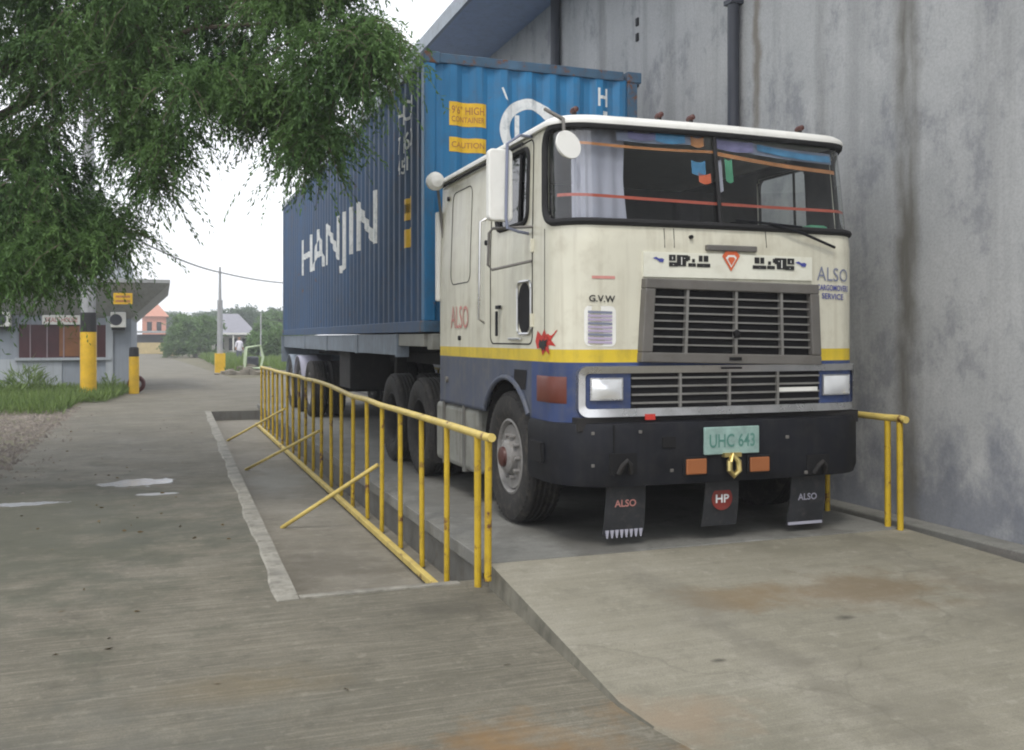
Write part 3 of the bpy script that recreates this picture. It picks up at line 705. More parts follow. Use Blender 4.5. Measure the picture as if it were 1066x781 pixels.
# panel seams
def seam(pts, name='panel_seam', r=.004, m_='void', parent=None, off=.0):
    P = []
    for i in range(len(pts)-1):
        (a, b), (c_, d) = pts[i], pts[i+1]; n_ = max(1, int(math.hypot(c_-a, d-b)/.06))
        P += [cab(a+(c_-a)*t/n_, b+(d-b)*t/n_, off) for t in range(n_)]
    P.append(cab(*pts[-1], off)); return MB().tube(P, r, 6, m=0).build(name, m_, parent or tr)
for mir in (lambda s: s, lambda s: STOT-s):
    seam([(mir(a), b) for a, b in rrect(YR-7.56, YR-6.60, 1.575, 3.1, .07)+[(YR-6.60, 3.03)]], 'door_seam', .006)
    seam([(mir(a), b) for a, b in rrect(YR-8.72, YR-8.12, 2.12, 2.98, .09)+[(YR-8.12, 2.89)]], 'locker_seam', .005)
    seam([(mir(YR-6.36),1.56),(mir(YR-6.36),2.4)], 'corner_seam', .004)
    MB().tube([cab(mir(s), ZT-.05, .03) for s in (0, .8, 1.6, 2.3)], .014, 8).build('rain_gutter', 'rubber', tr)
for px in (692, 702, 798):
    (s, za), (_, zb) = s_at(px, 238), s_at(px, 258); seam([(s, za), (s, zb)], 'panel_seam', .003)
# marks on the skin
def skin(vs2, fs, px0, pyt0, pyb0, px1, pyt1, pyb1, m_, name, off=.004, slant=0):
    sL, zLt = s_at(px0, pyt0); _, zLb = s_at(px0, pyb0); sR, zRt = s_at(px1, pyt1); _, zRb = s_at(px1, pyb1)
    V = []
    for a, b in vs2:
        zt_, zb_ = zLt+(zRt-zLt)*a, zLb+(zRb-zLb)*a
        V.append(cab(sL+(sR-sL)*(a+slant*b), zb_+(zt_-zb_)*b, off))
    return MB().add(V, fs).build(name, m_, tr)
def skin_text(body, px0, pyt0, pyb0, px1, pyt1, pyb1, m_, name='lettering', bold=.01, off=.007, slant=0):
    v, f, _ = text2d(body, bold); return skin(v, f, px0, pyt0, pyb0, px1, pyt1, pyb1, m_, name, off, slant)
def grid01(nx_, nz_=1):
    vs_ = [(i/nx_, j/nz_) for i in range(nx_+1) for j in range(nz_+1)]; k_ = nz_+1
    return vs_, [(i*k_+j,(i+1)*k_+j,(i+1)*k_+j+1,i*k_+j+1) for i in range(nx_) for j in range(nz_)]
skin_text('ALSO', 850, 277, 292, 881, 281, 294, 'greytext', bold=.0)
skin_text('CARGOMOVERS', 850, 296, 302, 881.5, 298, 304, 'bluetext', bold=.015)
skin_text('SERVICE', 855, 305, 311, 877, 306.5, 312.5, 'bluetext', bold=.015)
P = rrect(0, 1, 0, 1, .16, 5); skin(P, [tuple(range(len(P)))], 608, 318, 360, 641, 319, 361, 'white', 'sticker', .004)
v, f = grid01(4)
for i in range(9): skin(v, f, 612, 323.5+3.9*i, 326+3.9*i, 637, 324.3+3.9*i, 326.8+3.9*i, 'lilac' if i % 3 else 'greytext', 'sticker_print', .007)
skin_text('G.V.W', 613, 307, 314, 640, 308, 315, 'blacktext', bold=.02)
v, f = grid01(8); skin(v, f, 616, 287, 290, 640, 287.5, 290.5, 'pink', 'faded_marking', .004)
# ragged red and black sticker on the corner
poly = [(.1,.25),(0,.55),(.12,.95),(.35,.75),(.5,1),(.6,.8),(1,.98),(.8,.6),(.95,.35),(.7,.4),(.75,.02),(.55,.2),(.4,0),(.3,.3)]
skin(poly, [tuple(range(len(poly)))], 558, 343, 370, 581, 343, 370, 'red', 'sticker', .005)
skin([(a*.5+.2, b*.5+.15) for a, b in poly], [tuple(range(len(poly)))], 558, 343, 370, 581, 343, 370, 'blacktext', 'sticker_print', .008)
skin_text('ALSO', 470, 319, 342, 488, 318, 342, 'pink', bold=.0)
# black slot window low in the door, door handle, latch
P = rrect(0, 1, 0, 1, .3, 5); 
skin(rrect(0,1,0,1,.45,6), [tuple(range(28))], 540, 295, 348, 553.5, 294, 347, 'void', 'door_vent', .006)
(sa, za), (sb, zb) = s_at(540, 295), s_at(553.5, 347)
seam([(a, b) for a, b in rrect(sa-.005, sb+.005, zb-.005, za+.005, .05)+[(sb+.005, za-.05)]], 'vent_trim', .012, 'chrome', off=.006)
s, z = s_at(520.5, 350); MB().bar(cab(s, z, .03), cab(s, z+.2, .03), .02, .02).build('door_handle', 'black', tr, bevel=.004)
s, z = s_at(521, 320); MB().bar(cab(s-.05, z, .02), cab(s+.05, z, .02), .02, .03).build('door_lock', 'black', tr, bevel=.004)
(s, z) = s_at(532, 353); MB().bar(cab(s, z, .02), cab(s+.26, z, .02), .018, .02).build('door_pull', 'chrome', tr, bevel=.004)
for z in (1.75, 2.3):
    MB().bar(cab(YR-6.585, z-.05, .012), cab(YR-6.585, z+.05, .012), .03, .02).build('door_hinge', 'cream', tr, bevel=.004)
MB().tube([cab(YR-7.72, 1.75, 0), cab(YR-7.72, 1.78, .05), cab(YR-7.72, 2.6, .05), cab(YR-7.72, 2.63, 0)], .012, 8).build('grab_rail', 'chrome', tr, smooth=True)
for yy, zz in ((8.85, 2.95), (7.66, 2.42), (8.42, 1.62)):
    MB().cyl(cab(YR-yy, zz, -.01), cab(YR-yy, zz, .02), .022, 10).build('latch', 'black', tr)
# hood badge and the white board above the grille
def F(px, py): s, z = s_at(px, py); q = cab(s, z); return q[0], q[2]
def fbox(px0, py0, px1, py1, y0, y1, name, m_, parent=None, bevel=.006):
    (x0, z1), (x1, z0) = F(px0, py0), F(px1, py1); return MB().box(x0, x1, y0, y1, z0, z1).build(name, m_, parent or tr, bevel=bevel)
xl, zl = F(669, 262); xr_, zr_ = F(844, 269); _, zb1 = F(669, 289)
xs_ = np.linspace(xl, xr_, 13)
def fsurf(x): return fy0(x-XC)
m = MB()
for x in xs_: m.v += [(x, fsurf(x)-.015, zl), (x, fsurf(x)-.015, zb1+.005), (x, fsurf(x)+.01, zl), (x, fsurf(x)+.01, zb1+.005)]
for i in range(12):
    a, b = 4*i, 4*i+4; m.f += [(a,b,b+1,a+1),(a,a+2,b+2,b),(a+1,b+1,b+3,a+3)]; m.mi += [0]*3
m.f += [(0,1,3,2),(48,50,51,49)]; m.mi += [0]*2
board = m.build('name_board', mat('board_white', (.72,.72,.62), .5, var=.06, dirt=.3, dirt_col=(.4,.36,.25)), tr)
def board_marks(px0, flip):
    rng = random.Random(3); q = []
    for (a, w, t, h) in ((0,7,0,7),(8,10,0,13),(10,12,1,5),(24,3,4,4),(31,4,0,7),(36,5,0,7),(0,9,8.5,5),(20,8,9,4),(29,14,9,4.5),(17,3,0,7)):
        a2 = a if not flip else 43-a-w; q.append((px0+a2, w, t, h))
    m_ = MB()
    for (a, w, t, h) in q:
        yy = 264.5+(a-668)*.032+t*.92
        x0, z1 = F(a, yy); x1, z0 = F(a+w, yy+h*.92)
        y_ = min(fsurf(x0), fsurf(x1))-.019
        m_.add([(x0,y_,z0),(x1,y_,z0),(x1,y_,z1),(x0,y_,z1)], [(0,1,2,3)])
        if w > 6: # notch so that the block reads as worn characters
            m_.add([(x0+(x1-x0)*.45,y_-.002,z0+.01),(x0+(x1-x0)*.55,y_-.002,z0+.01),(x0+(x1-x0)*.55,y_-.002,z1-.015),(x0+(x1-x0)*.45,y_-.002,z1-.015)], [(0,1,2,3)], 1)
    return m_.build('worn_lettering', ['blacktext','white'], board)
board_marks(695, False); board_marks(782, True)
for px, sg in ((678,1),(826,1)):
    pts = [(0,.6),(.3,.75),(.55,.55),(.8,.6),(1,.45),(.9,.1),(.6,.15),(.4,.4)]
    yy = 265+(px-668)*.033
    V = []
    for a, b in pts: x, z = F(px+12*a, yy+9*(1-b)); V.append((x, fsurf(x)-.02, z))
    MB().add(V, [tuple(range(len(V)))]).build('blue_bird_mark', 'bluetext', board)
def shield(sc, m_, off):
    V = []
    for a, b in ((-.6,1),(.6,1),(1,.55),(0,-1),(-1,.55)):
        x, z = F(759.5+9.2*a*sc, 272.5-10.5*b*sc); V.append((x, fsurf(x)-off, z))
    return MB().add(V, [tuple(range(5))]).build('shield_mark', m_, board)
shield(1, 'orangered', .02); shield(.62, 'white', .023); shield(.42, 'orangered', .026)
fbox(734, 255, 786, 263, YF-.03, YF+.01, 'maker_badge', 'gunmetal', bevel=.008)
s, z = s_at(719, 247); MB().cyl(cab(s,z,.0), cab(s,z,.025), .014, 10).build('wiper_pivot', 'void', tr)
# wiper arms
for (a, b) in (((866,258),(800,233)),):
    (s0_, z0_), (s1_, z1_) = s_at(*a), s_at(*b)
    MB().tube([cab(s0_,z0_,.03), cab((s0_+s1_)/2,(z0_+z1_)/2+.01,.05), cab(s1_,z1_,.03)], .011, 8).build('wiper', 'black', tr, smooth=True)
    MB().tube([cab(s1_-.28,z1_+.012,.026), cab(s1_+.3,z1_-.015,.026)], .009, 6).build('wiper', 'black', tr)
# upper grille
def quadF(pts): return [F(*p) for p in pts]
(ax, az), (bx_, bz), (cx_, cz_), (dx_, dz_) = quadF(((668,290),(846,297),(849,380),(663,377)))
ty = YF-.035
def face_quad(m_, A, B, C_, D, y0, y1, mm=0):
    P = (A,B,C_,D); vs_ = [(x,y0,z) for x,z in P]+[(x,y1,z) for x,z in P]
    m_.add(vs_, [(0,1,2,3),(4,5,6,7)]+[(i,(i+1)%4,4+(i+1)%4,4+i) for i in range(4)], mm)
A, B, C2, D = (ax,az),(bx_,bz),(cx_,cz_),(dx_,dz_)
def lerp2(p, q, t): return (p[0]+(q[0]-p[0])*t, p[1]+(q[1]-p[1])*t)
def inq(u, v): return lerp2(lerp2(D, C2, u), lerp2(A, B, u), v)
gr = MB()
for (u0,u1,v0,v1) in ((0,1,.88,1),(0,1,0,.12),(0,.055,.12,.88),(.945,1,.12,.88)):
    face_quad(gr, inq(u0,v1), inq(u1,v1), inq(u1,v0), inq(u0,v0), ty-.02, YF+.05)
gp = gr.build('grille_frame', 'gunmetal', tr, bevel=.008)
gv = MB(); face_quad(gv, inq(.05,.9), inq(.95,.9), inq(.95,.1), inq(.05,.1), YF-.005, YF+.03); gv.build('grille_mesh', 'void', gp)
gs = MB()
for i in range(1, 8):
    v_ = .12+.76*i/8; face_quad(gs, inq(.055,v_+.01), inq(.945,v_+.01), inq(.945,v_-.01), inq(.055,v_-.01), ty+.005, YF-.002)
gs.build('grille_slats', 'slat', gp)
gb = MB()
for u_ in (.235, .51, .775): face_quad(gb, inq(u_-.007,.88), inq(u_+.007,.88), inq(u_+.007,.12), inq(u_-.007,.12), ty-.008, YF-.006)
gb.build('grille_bars', 'slat', gp)
x, z = inq(.51,.36); MB().lathe([(0,0),(.035,0),(.03,.02),(0,.03)], (x, ty-.01, z), (0,-1,0), 5).build('grille_emblem', 'void', gp)
x, z = inq(.5,.06); MB().box(x-.05,x+.05,ty-.026,ty-.019,z-.012,z+.012).build('grille_badge', 'void', gp)
x, z = F(726, 434)
# lower light panel: silver frame, blue lamp panels, bars
x0, z1 = F(601, 382); x1, z0 = F(890, 434); z0 = 1.075; z1 = 1.425; x0 = 2.69; x1 = 5.06
def yf2(x): return fy0(x-XC) if abs(x-XC) < HW-RC else fy0(HW-RC)+RC-math.sqrt(max(0, RC*RC-(abs(x-XC)-(HW-RC))**2))
PF = rrect(x0, x1, z0, z1, .06, 5); PI = rrect(x0+.045, x1-.045, z0+.055, z1-.05, .03, 5)
def dens(P):
    out = []
    for i in range(len(P)):
        p, q = P[i], P[(i+1)%len(P)]; n_ = max(1, int(math.hypot(q[0]-p[0], q[1]-p[1])/.06)) if False else (24 if abs(q[0]-p[0]) > 1 else 1)
        out += [lerp2(p, q, t/n_) for t in range(n_)]
    return out
PF, PI = dens(PF), dens(PI); k_ = len(PF); m = MB()
for off, (Po, Pi) in ((-.05, (PF, PI)), (.02, (PF, PI))):
    m.v += [(x, yf2(x)+off, z) for x, z in Po]+[(x, yf2(x)+off+(.012 if off < 0 else 0), z) for x, z in Pi]
for i in range(k_):
    j = (i+1) % k_
    m.f += [(i,j,k_+j,k_+i),(2*k_+i,i,j,2*k_+j)[::-1],(k_+i,k_+j,3*k_+j,3*k_+i)]; m.mi += [0]*3
lp = m.build('light_panel_frame', 'chrome', tr, smooth=True)
def strip(xa, xb, za, zb, off0, off1, name, m_, parent, n_=10):
    q = MB()
    for x in np.linspace(xa, xb, n_+1):
        y = yf2(x); q.v += [(x,y+off0,za),(x,y+off0,zb),(x,y+off1,zb),(x,y+off1,za)]
    for i in range(n_):
        for j in range(4): q.f.append((4*i+j,4*i+4+j,4*i+4+(j+1)%4,4*i+(j+1)%4)); q.mi.append(0)
    q.f += [(0,1,2,3),(4*n_,4*n_+3,4*n_+2,4*n_+1)]; q.mi += [0,0]
    return q.build(name, m_, parent)
strip(x0+.03, x1-.03, z0+.04, z1-.04, -.012, .03, 'panel_backing', 'void', lp, 40)
xg0, xg1 = F(655, 400)[0], F(851, 400)[0]
strip(x0+.046, xg0, z0+.056, z1-.051, -.022, -.01, 'lamp_surround', 'navy', lp, 8)
strip(xg1, x1-.046, z0+.056, z1-.051, -.022, -.01, 'lamp_surround', 'navy', lp, 8)
for (pa, pb) in ((612,646),(853,881)):
    xa, xb = F(pa,400)[0], F(pb,400)[0]; za, zb = 1.19, 1.345
    hl = strip(xa, xb, za, zb, -.04, -.02, 'headlight', 'chrome', lp, 4)
    w_ = xb-xa; yy = yf2((xa+xb)/2)
    q = MB(); nxx = 10
    for i in range(nxx+1):                                  # fluted convex lens
        for j in range(7):
            u_, v_ = i/nxx, j/6; x_ = xa+.01+(w_-.02)*u_; z_ = za+.01+(zb-za-.02)*v_
            q.v.append((x_, yf2(x_)-.042-.02*(1-(2*u_-1)**2)*(1-(2*v_-1)**2)-.0025*(i % 2), z_))
    for i in range(nxx):
        for j in range(6): q.f.append((i*7+j,(i+1)*7+j,(i+1)*7+j+1,i*7+j+1)); q.mi.append(0)
    q.build('lens', 'lens', hl, smooth=True)
h_ = z1-z0-.106
for i in range(4):
    zc = z0+.056+h_*(i+.6)/4.2; strip(xg0+.005, xg1-.005, zc-.0065, zc+.0065, -.03, -.012, 'grille_bar', 'slat', lp, 16)
for px in (706, 757, 807):
    xx = F(px, 405)[0]; strip(xx-.009, xx+.009, z0+.056, z1-.051, -.036, -.012, 'grille_post', 'slat', lp, 2)
xx0, xx1 = F(808,408)[0], F(848,408)[0]; strip(xx0, xx1, 1.225, 1.255, -.034, -.012, 'bright_bar', 'white', lp, 4)
strip(F(747,384)[0], F(768,384)[0], 1.398, 1.41, -.056, -.048, 'frame_badge', 'void', lp, 2)
strip(F(668,432)[0], F(678,432)[0], 1.05, 1.09, -.06, -.048, 'red_reflector', 'red', lp, 2)
# corner turn lamps
for mir in (False, True):
    (sa, zt_), (sb, zb_) = s_at(559, 392), s_at(590, 419)
    if mir: sa, sb = STOT-sb, STOT-sa
    m = MB(); n_ = 8
    for i in range(n_+1):
        s = sa+(sb-sa)*i/n_; e = .002 if i in (0, n_) else .012
        m.v += [cab(s, zb_-.01, .002), cab(s, zb_+.012, e), cab(s, zt_-.012, e), cab(s, zt_+.01, .002)]
    for i in range(n_):
        for j in range(3): m.f.append((4*i+j,4*i+4+j,4*i+5+j,4*i+1+j)); m.mi.append(0)
    m.build('turn_lamp', 'orange', tr, smooth=True)
# bumper: follows the cab, chamfered corners, wraps to the wheel arches
OB, SBm = mk_outline(HW+.03, .42, 6.62, grow=.12)
sub = list(range(0, len(OB), 4))
if sub[-1] != len(OB)-1: sub.append(len(OB)-1)
m = MB(); pr = ((0,.62),(.03,.6),(.05,.66),(.05,.98),(.035,1.03),(-.09,1.045))
for q in sub:
    x, y = OB[q]; i0_, i1_ = max(q-1,0), min(q+1,len(OB)-1)
    tx, ty_ = OB[i1_]-OB[i0_]; L = math.hypot(tx, ty_); nx_, ny_ = ty_/L, -tx/L
    for (o, z) in pr: m.v.append((x+nx_*(o-.05), y+ny_*(o-.05), z))
kk = len(pr)
for i in range(len(sub)-1):
    for j in range(kk-1): m.f.append((i*kk+j,(i+1)*kk+j,(i+1)*kk+j+1,i*kk+j+1)); m.mi.append(0)
bp = m.build('bumper', 'black', tr, smooth=True)
md = bp.modifiers.new('thickness', 'SOLIDIFY'); md.thickness = .02
MB().box(XC-HW+.1, XC+HW-.1, YF+.0, YF+.3, .98, 1.07).build('bumper_top', 'chassis', tr)
BYF = YF-.125                                              # front face of the bumper near the middle
def bpt(px, py, y=None): q = atY(px, py, BYF if y is None else y); return q.x, q.z
def byf(x): return fy0(x-XC)-.125
def bb(px0, py0, px1, py1, o0, o1, name, m_, parent=None, bevel=.006):
    (xa, zb_), (xb, za) = bpt(px0, py0), bpt(px1, py1); y = min(byf(xa), byf(xb))
    return MB().box(xa, xb, y-o1, y-o0, za, zb_).build(name, m_, parent or bp, bevel=bevel)
bb(732, 445, 789, 471, .0, .02, 'number_plate', 'plate')
v, f, _ = text2d('UHC 643', .012); (xa, zb_), (xb, za) = bpt(737, 452), bpt(784, 464); y = min(byf(xa), byf(xb))-.023
MB().add([(xa+(xb-xa)*a, y, za+(zb_-za)*b) for a, b in v], f).build('lettering', 'greentext', bp)
for (a, b, c_, d) in ((713,478,734,493),(779,476,799,490)):
    bb(a-2, b-2, c_+2, d+2, -.0, .012, 'lamp_housing', 'void'); bb(a, b, c_, d, .012, .03, 'fog_lamp', 'amber', bevel=.008)
(xa, za) = bpt(760, 484)
q = MB().bar((xa-.07,BYF-.02,za+.075),(xa+.07,BYF-.02,za+.075), .04, .03); q.tube([(xa,BYF-.04,za+.07),(xa+.03,BYF-.06,za+.03),(xa+.035,BYF-.06,za-.03),(xa,BYF-.05,za-.07),(xa-.035,BYF-.05,za-.03),(xa-.03,BYF-.04,za+.03)], .022, 8, closed=True)
q.build('tow_hook', 'brass', bp, smooth=True)
for px in (651, 853):
    (xa, za) = bpt(px, 484); y = byf(xa)
    MB().box(xa-.1, xa+.1, y-.006, y+.02, za-.07, za+.075).build('hook_pocket', 'void', bp)
    MB().tube([(xa-.045,y-.02,za-.06),(xa-.03,y-.05,za),(xa,y-.06,za+.03),(xa+.03,y-.05,za),(xa+.045,y-.02,za-.06)], .018, 8).build('hook', 'chassis', bp, smooth=True)
bb(690, 455, 704, 466, -.002, .006, 'bumper_seam', 'void')
bb(641, 443, 642.2, 498, -.01, .004, 'bumper_seam', 'void', bevel=0)
for px, py in ((620,452),(620,486),(668,450),(700,490),(820,455),(840,492)): bb(px-1.6, py-1.6, px+1.6, py+1.6, -.004, .008, 'bolt', 'gunmetal', bevel=.003)
for mir in (0, 1):
    x = XC+(HW+.03)*(1 if mir else -1)
    MB().box(min(x, x+(-.03 if not mir else .03)), max(x, x+(-.006 if not mir else .03)), 6.3, 6.5, .74, .88).build('step_hole', 'void', bp)
# mud flaps under the bumper
fl_m = mat('mudflap_rubber', (.03,.032,.036), .7, var=.25, dirt=.5, dirt_col=(.11,.1,.09), scale=5)
for (pa, pb, yt_, yb_, txt, mm, yy) in ((632,672,500,556,'ALSO','pink',6.02),(735,769,497,547,None,None,5.98),(824,859,496,545,'ALSO','sky_glare_pale',6.02)):
    A_, B_ = atY(pa, yt_, yy), atY(pb, yb_, yy); n_ = 8; m = MB()
    for i in range(n_+1):
        t = i/n_; z = A_.z+(B_.z-A_.z)*t; y = yy+.05*t*t
        m.v += [(A_.x-.01*t,y,z),(B_.x+.01*t,y,z),(B_.x+.01*t,y+.012,z),(A_.x-.01*t,y+.012,z)]
    for i in range(n_):
        for j in range(4): m.f.append((4*i+j,4*i+4+j,4*i+4+(j+1)%4,4*i+(j+1)%4)); m.mi.append(0)
    m.f += [(0,1,2,3),(4*n_,4*n_+1,4*n_+2,4*n_+3)]; m.mi += [0,0]
    fp = m.build('mud_flap', fl_m, tr)
    w_ = B_.x-A_.x; zc = A_.z+(B_.z-A_.z)*.44
    if txt:
        v, f, _ = text2d(txt, .02); MB().add([(A_.x+w_*(.2+.56*a), yy+.004, zc-.02+.05*b) for a, b in v], f).build('lettering', mm, fp)
        q = MB()
        if pa < 700:
            for i in range(8): xx = A_.x+w_*(i+.5)/8; q.prism([(xx-.014,B_.z+.035),(xx+.014,B_.z+.035),(xx+.004,B_.z-.02),(xx-.004,B_.z-.02)], 1, yy+.034, yy+.044)
        else: q.box(A_.x, B_.x, yy+.036, yy+.046, B_.z, B_.z+.02)
        q.build('flap_fringe', 'sky_glare_pale', fp)
    else:
        MB().lathe([(0,.0),(.085,.0),(.085,-.006)], ((A_.x+B_.x)/2, yy+.004, zc), (0,-1,0), 24).build('round_emblem', 'darkred', fp)
        v, f, _ = text2d('HP', .02); MB().add([((A_.x+B_.x)/2-.055+.11*a, yy-.0, zc-.03+.06*b) for a, b in v], f).build('lettering', 'whitetext', fp)
# wheel arch lips, tank, steps
for sg in (-1, 1):
    x = XC+sg*HW; P = []
    for i in range(25):
        a = R(-18+216*i/24); z = ARCH_Z+ARCH_R*math.sin(a)
        if z > 1.0: P.append((x+sg*.004, ARCH_Y+ARCH_R*math.cos(a), z))
    MB().tube(P, .022, 8).build('arch_lip', 'faded', tr, smooth=True)
    m = MB(); n_ = 20                                       # inner fender
    for i in range(n_+1):
        a = R(10+160*i/n_); y = ARCH_Y+.62*math.cos(a); z = ARCH_Z+.6*math.sin(a); m.v += [(x-sg*.03,y,z),(x-sg*.5,y,z)]
    for i in range(n_): m.f.append((2*i,2*i+2,2*i+3,2*i+1)); m.mi.append(0)
    m.build('inner_fender', 'chassis', tr)
    xa, xb = (x, x+.55) if sg < 0 else (x-.55, x)
    MB().box(xa+.012, xb-.012, 7.98, 9.3, .42, 1.0).build('fuel_tank', 'tank', tr, bevel=.05, seg=3)
    for y in (8.3, 8.95): MB().box(xa-.005 if sg < 0 else xa, xb+.005 if sg > 0 else xb, y, y+.05, .41, 1.008).build('tank_strap', 'deckside', tr, bevel=.004)
    s = YR-6.88 if sg < 0 else STOT-(YR-6.88)
    MB().add([cab(s-.12,1.23,.004), cab(s+.14,1.23,.004), cab(s+.17,1.38,.004), cab(s-.1,1.38,.004)], [(0,1,2,3)]).build('step_opening', 'void', tr)
s, z = s_at(466, 395); MB().cyl(cab(s,z,0), cab(s,z,.02), .03, 12).build('filler_cap', 'gunmetal', tr)
# mirrors and brackets on the left door, round mirrors
def mir_pt(px, py, Y): return atY(px, py, Y)
a_, b_ = atY(507, 155, 6.62), atY(532, 231, 6.62)
mh = MB().prism(rrect(a_.x, b_.x, b_.z, a_.z, .035, 4), 1, 6.58, 6.65).build('mirror', 'white', tr, bevel=.012)
MB().prism(rrect(a_.x+.012, b_.x-.012, b_.z+.012, a_.z-.012, .03, 4), 1, 6.651, 6.656).build('mirror_glass', 'mirror', mh)
xm = a_.x+.135
MB().tube([(XC-HW+.02,6.68,3.12),(xm+.1,6.57,3.1),(xm,6.56,3.03),(xm-.01,6.56,2.5),(xm,6.56,2.42),(xm+.1,6.6,2.4),(XC-HW+.01,6.7,2.4)], .012, 8).build('mirror_bracket', 'greytext', tr, smooth=True)
bk = [atY(557,236,6.6), atY(513,238,6.72), atY(509,243,6.74), atY(508,276,6.74), atY(512,281,6.73), atY(557,271,6.6)]
MB().tube(bk, .011, 8).build('mirror_bracket', 'gunmetal', tr, smooth=True)
q = atY(590.5, 151.5, 5.86)
rm = MB().lathe([(0,-.03),(.05,-.028),(.088,-.012),(.1,.01),(.098,.02),(0,.02)], q, Vector((.25,-1,.25)), 28).build('round_mirror', 'white', tr, smooth=True)
MB().tube([(XC-HW+.1,6.25,ZT+.02),(q.x-.1,6.0,ZT+.02),(q.x,5.93,ZT-.05),(q.x,5.9,q.z+.02)], .013, 8).build('mirror_arm', 'gunmetal', tr, smooth=True)
q = atY(453, 189, 8.95)
MB().lathe([(0,-.075),(.05,-.065),(.085,-.03),(.09,.02),(.06,.06),(0,.075)], q, Vector((.1,-1,.0)), 20).build('spot_lamp', 'white', tr, smooth=True)
MB().tube([q+Vector((.04,.05,-.05)), q+Vector((.09,.12,-.3)), (XC-HW+.02,9.05,2.6)], .014, 8).build('lamp_arm', 'gunmetal', tr, smooth=True)
MB().box(XC-HW-.035, XC-HW+.03, 9.1, 9.17, 1.98, 2.86).build('air_duct', 'white', tr, bevel=.02)
# chassis of the tractor
MB().box(3.36,3.5,6.3,12.0,.78,1.04).box(4.08,4.22,6.3,12.0,.78,1.04).box(3.5,4.08,6.6,6.8,.8,1.0).box(3.5,4.08,9.9,10.1,.8,1.0).box(3.5,4.08,11.2,11.4,.8,1.0).build('chassis_frame', 'chassis', tr, bevel=.01)
MB().box(3.25,4.35,6.15,8.8,1.0,1.36).build('engine', 'chassis', tr, bevel=.05)
MB().box(3.3,4.3,6.2,7.9,.55,1.0).build('radiator', 'void', tr, bevel=.04)
MB().lathe([(0,-.04),(.46,-.04),(.5,0),(.46,.04),(0,.04)], (XC,10.6,1.2), (0,0,1), 28).build('fifth_wheel', 'chassis', tr)
for y in (7.18, 9.97, 11.27):
    MB().tube([(2.85,y,DZ+.52),(4.75,y,DZ+.52)], .09, 12).build('axle', 'chassis', tr, smooth=True)
w = make_wheel('wheel', tr, (XC-HW+.15, 7.18, DZ+.52), -1, steel='rim', dish=.06)
make_wheel('wheel', tr, (XC+HW-.15, 7.18, DZ+.52), 1, steel='rim', dish=.06)
wd = make_wheel('wheel', tr, (XC-HW+.14, 9.97, DZ+.52), -1, steel='chassis', dish=-.12)
for y in (9.97, 11.27):
    for dx in (0, .34, 1.76, 2.1):
        if (y, dx) == (9.97, 0): continue
        copy_part(wd, tr, (dx, y-9.97, 0))
for x0_ in (2.6, 4.42): MB().box(x0_,x0_+.56,9.42,9.44,.35,1.0).build('mud_guard', 'chassis', tr)

# ------------------------------------------------------------------ semi-trailer
tl = thing('semi_trailer', (3.75, 15.6, DZ), 'grey blue skeletal semi trailer under the blue container with dirty dual wheels', 'trailer')
for x in (2.55, 4.83):
    q = MB().box(x, x+.12, 10.9, 21.7, 1.42, 1.665)
    for y in (13.2, 15.8, 18.4): q.box(x-.012, x+.132, y, y+.16, 1.41, 1.666)
    q.box(x-.015, x+.135, 10.82, 10.9, 1.4, 1.668); q.build('side_rail', 'trailer', tl, bevel=.006)
MB().box(2.6,4.9,9.5,9.7,1.5,1.665).box(2.56,2.68,9.7,10.82,1.53,1.665).box(4.82,4.94,9.7,10.82,1.53,1.665).build('gooseneck', mat('gooseneck_paint', (.27,.27,.24), .6, dirt=.5, rust=.25), tl, bevel=.008)
MB().box(3.3,3.46,9.8,21.6,1.28,1.66).box(4.04,4.2,9.8,21.6,1.28,1.66).build('main_beam', 'chassis', tl)
q = MB()
for y in np.arange(11.5, 21.6, 1.45): MB().box(2.6,4.9,y,y+.08,1.44,1.62).build('cross_member', 'chassis', tl)
for x in (3.05, 4.35): MB().box(x,x+.14,13.0,13.14,.5,1.45).box(x-.06,x+.2,12.94,13.2,.45,.5).build('landing_leg', 'chassis', tl, bevel=.006)
MB().box(2.68,3.3,14.5,15.4,.85,1.42).build('tool_box', 'chassis', tl, bevel=.01)
wt = None
for y in (18.1, 19.4, 20.7):
    MB().tube([(2.85,y,DZ+.52),(4.65,y,DZ+.52)], .075, 12).build('axle', 'chassis', tl, smooth=True)
    for dx in (0, .34, 1.72, 2.06):
        if wt is None: wt = make_wheel('wheel', tl, (2.71, 18.1, DZ+.52), -1, steel='rim', dish=-.12)
        else: copy_part(wt, tl, (dx, y-18.1, 0))
for y in (19.4, 20.7):
    m = MB(); n_ = 16
    for i in range(n_+1):
        a = R(15+150*i/n_); m.v += [(2.54,y+.62*math.cos(a),DZ+.52+.6*math.sin(a)),(3.2,y+.62*math.cos(a),DZ+.52+.6*math.sin(a))]
    for i in range(n_): m.f.append((2*i,2*i+2,2*i+3,2*i+1)); m.mi.append(0)
    q = m.build('mud_guard', mat('pale_mudguard', (.34,.34,.42), .6, dirt=.4) if y < 20 else 'trailer', tl, smooth=True); q.modifiers.new('thickness', 'SOLIDIFY').thickness = .02
MB().box(2.5,5.0,21.7,21.78,1.1,1.66).build('rear_panel', 'trailer', tl)

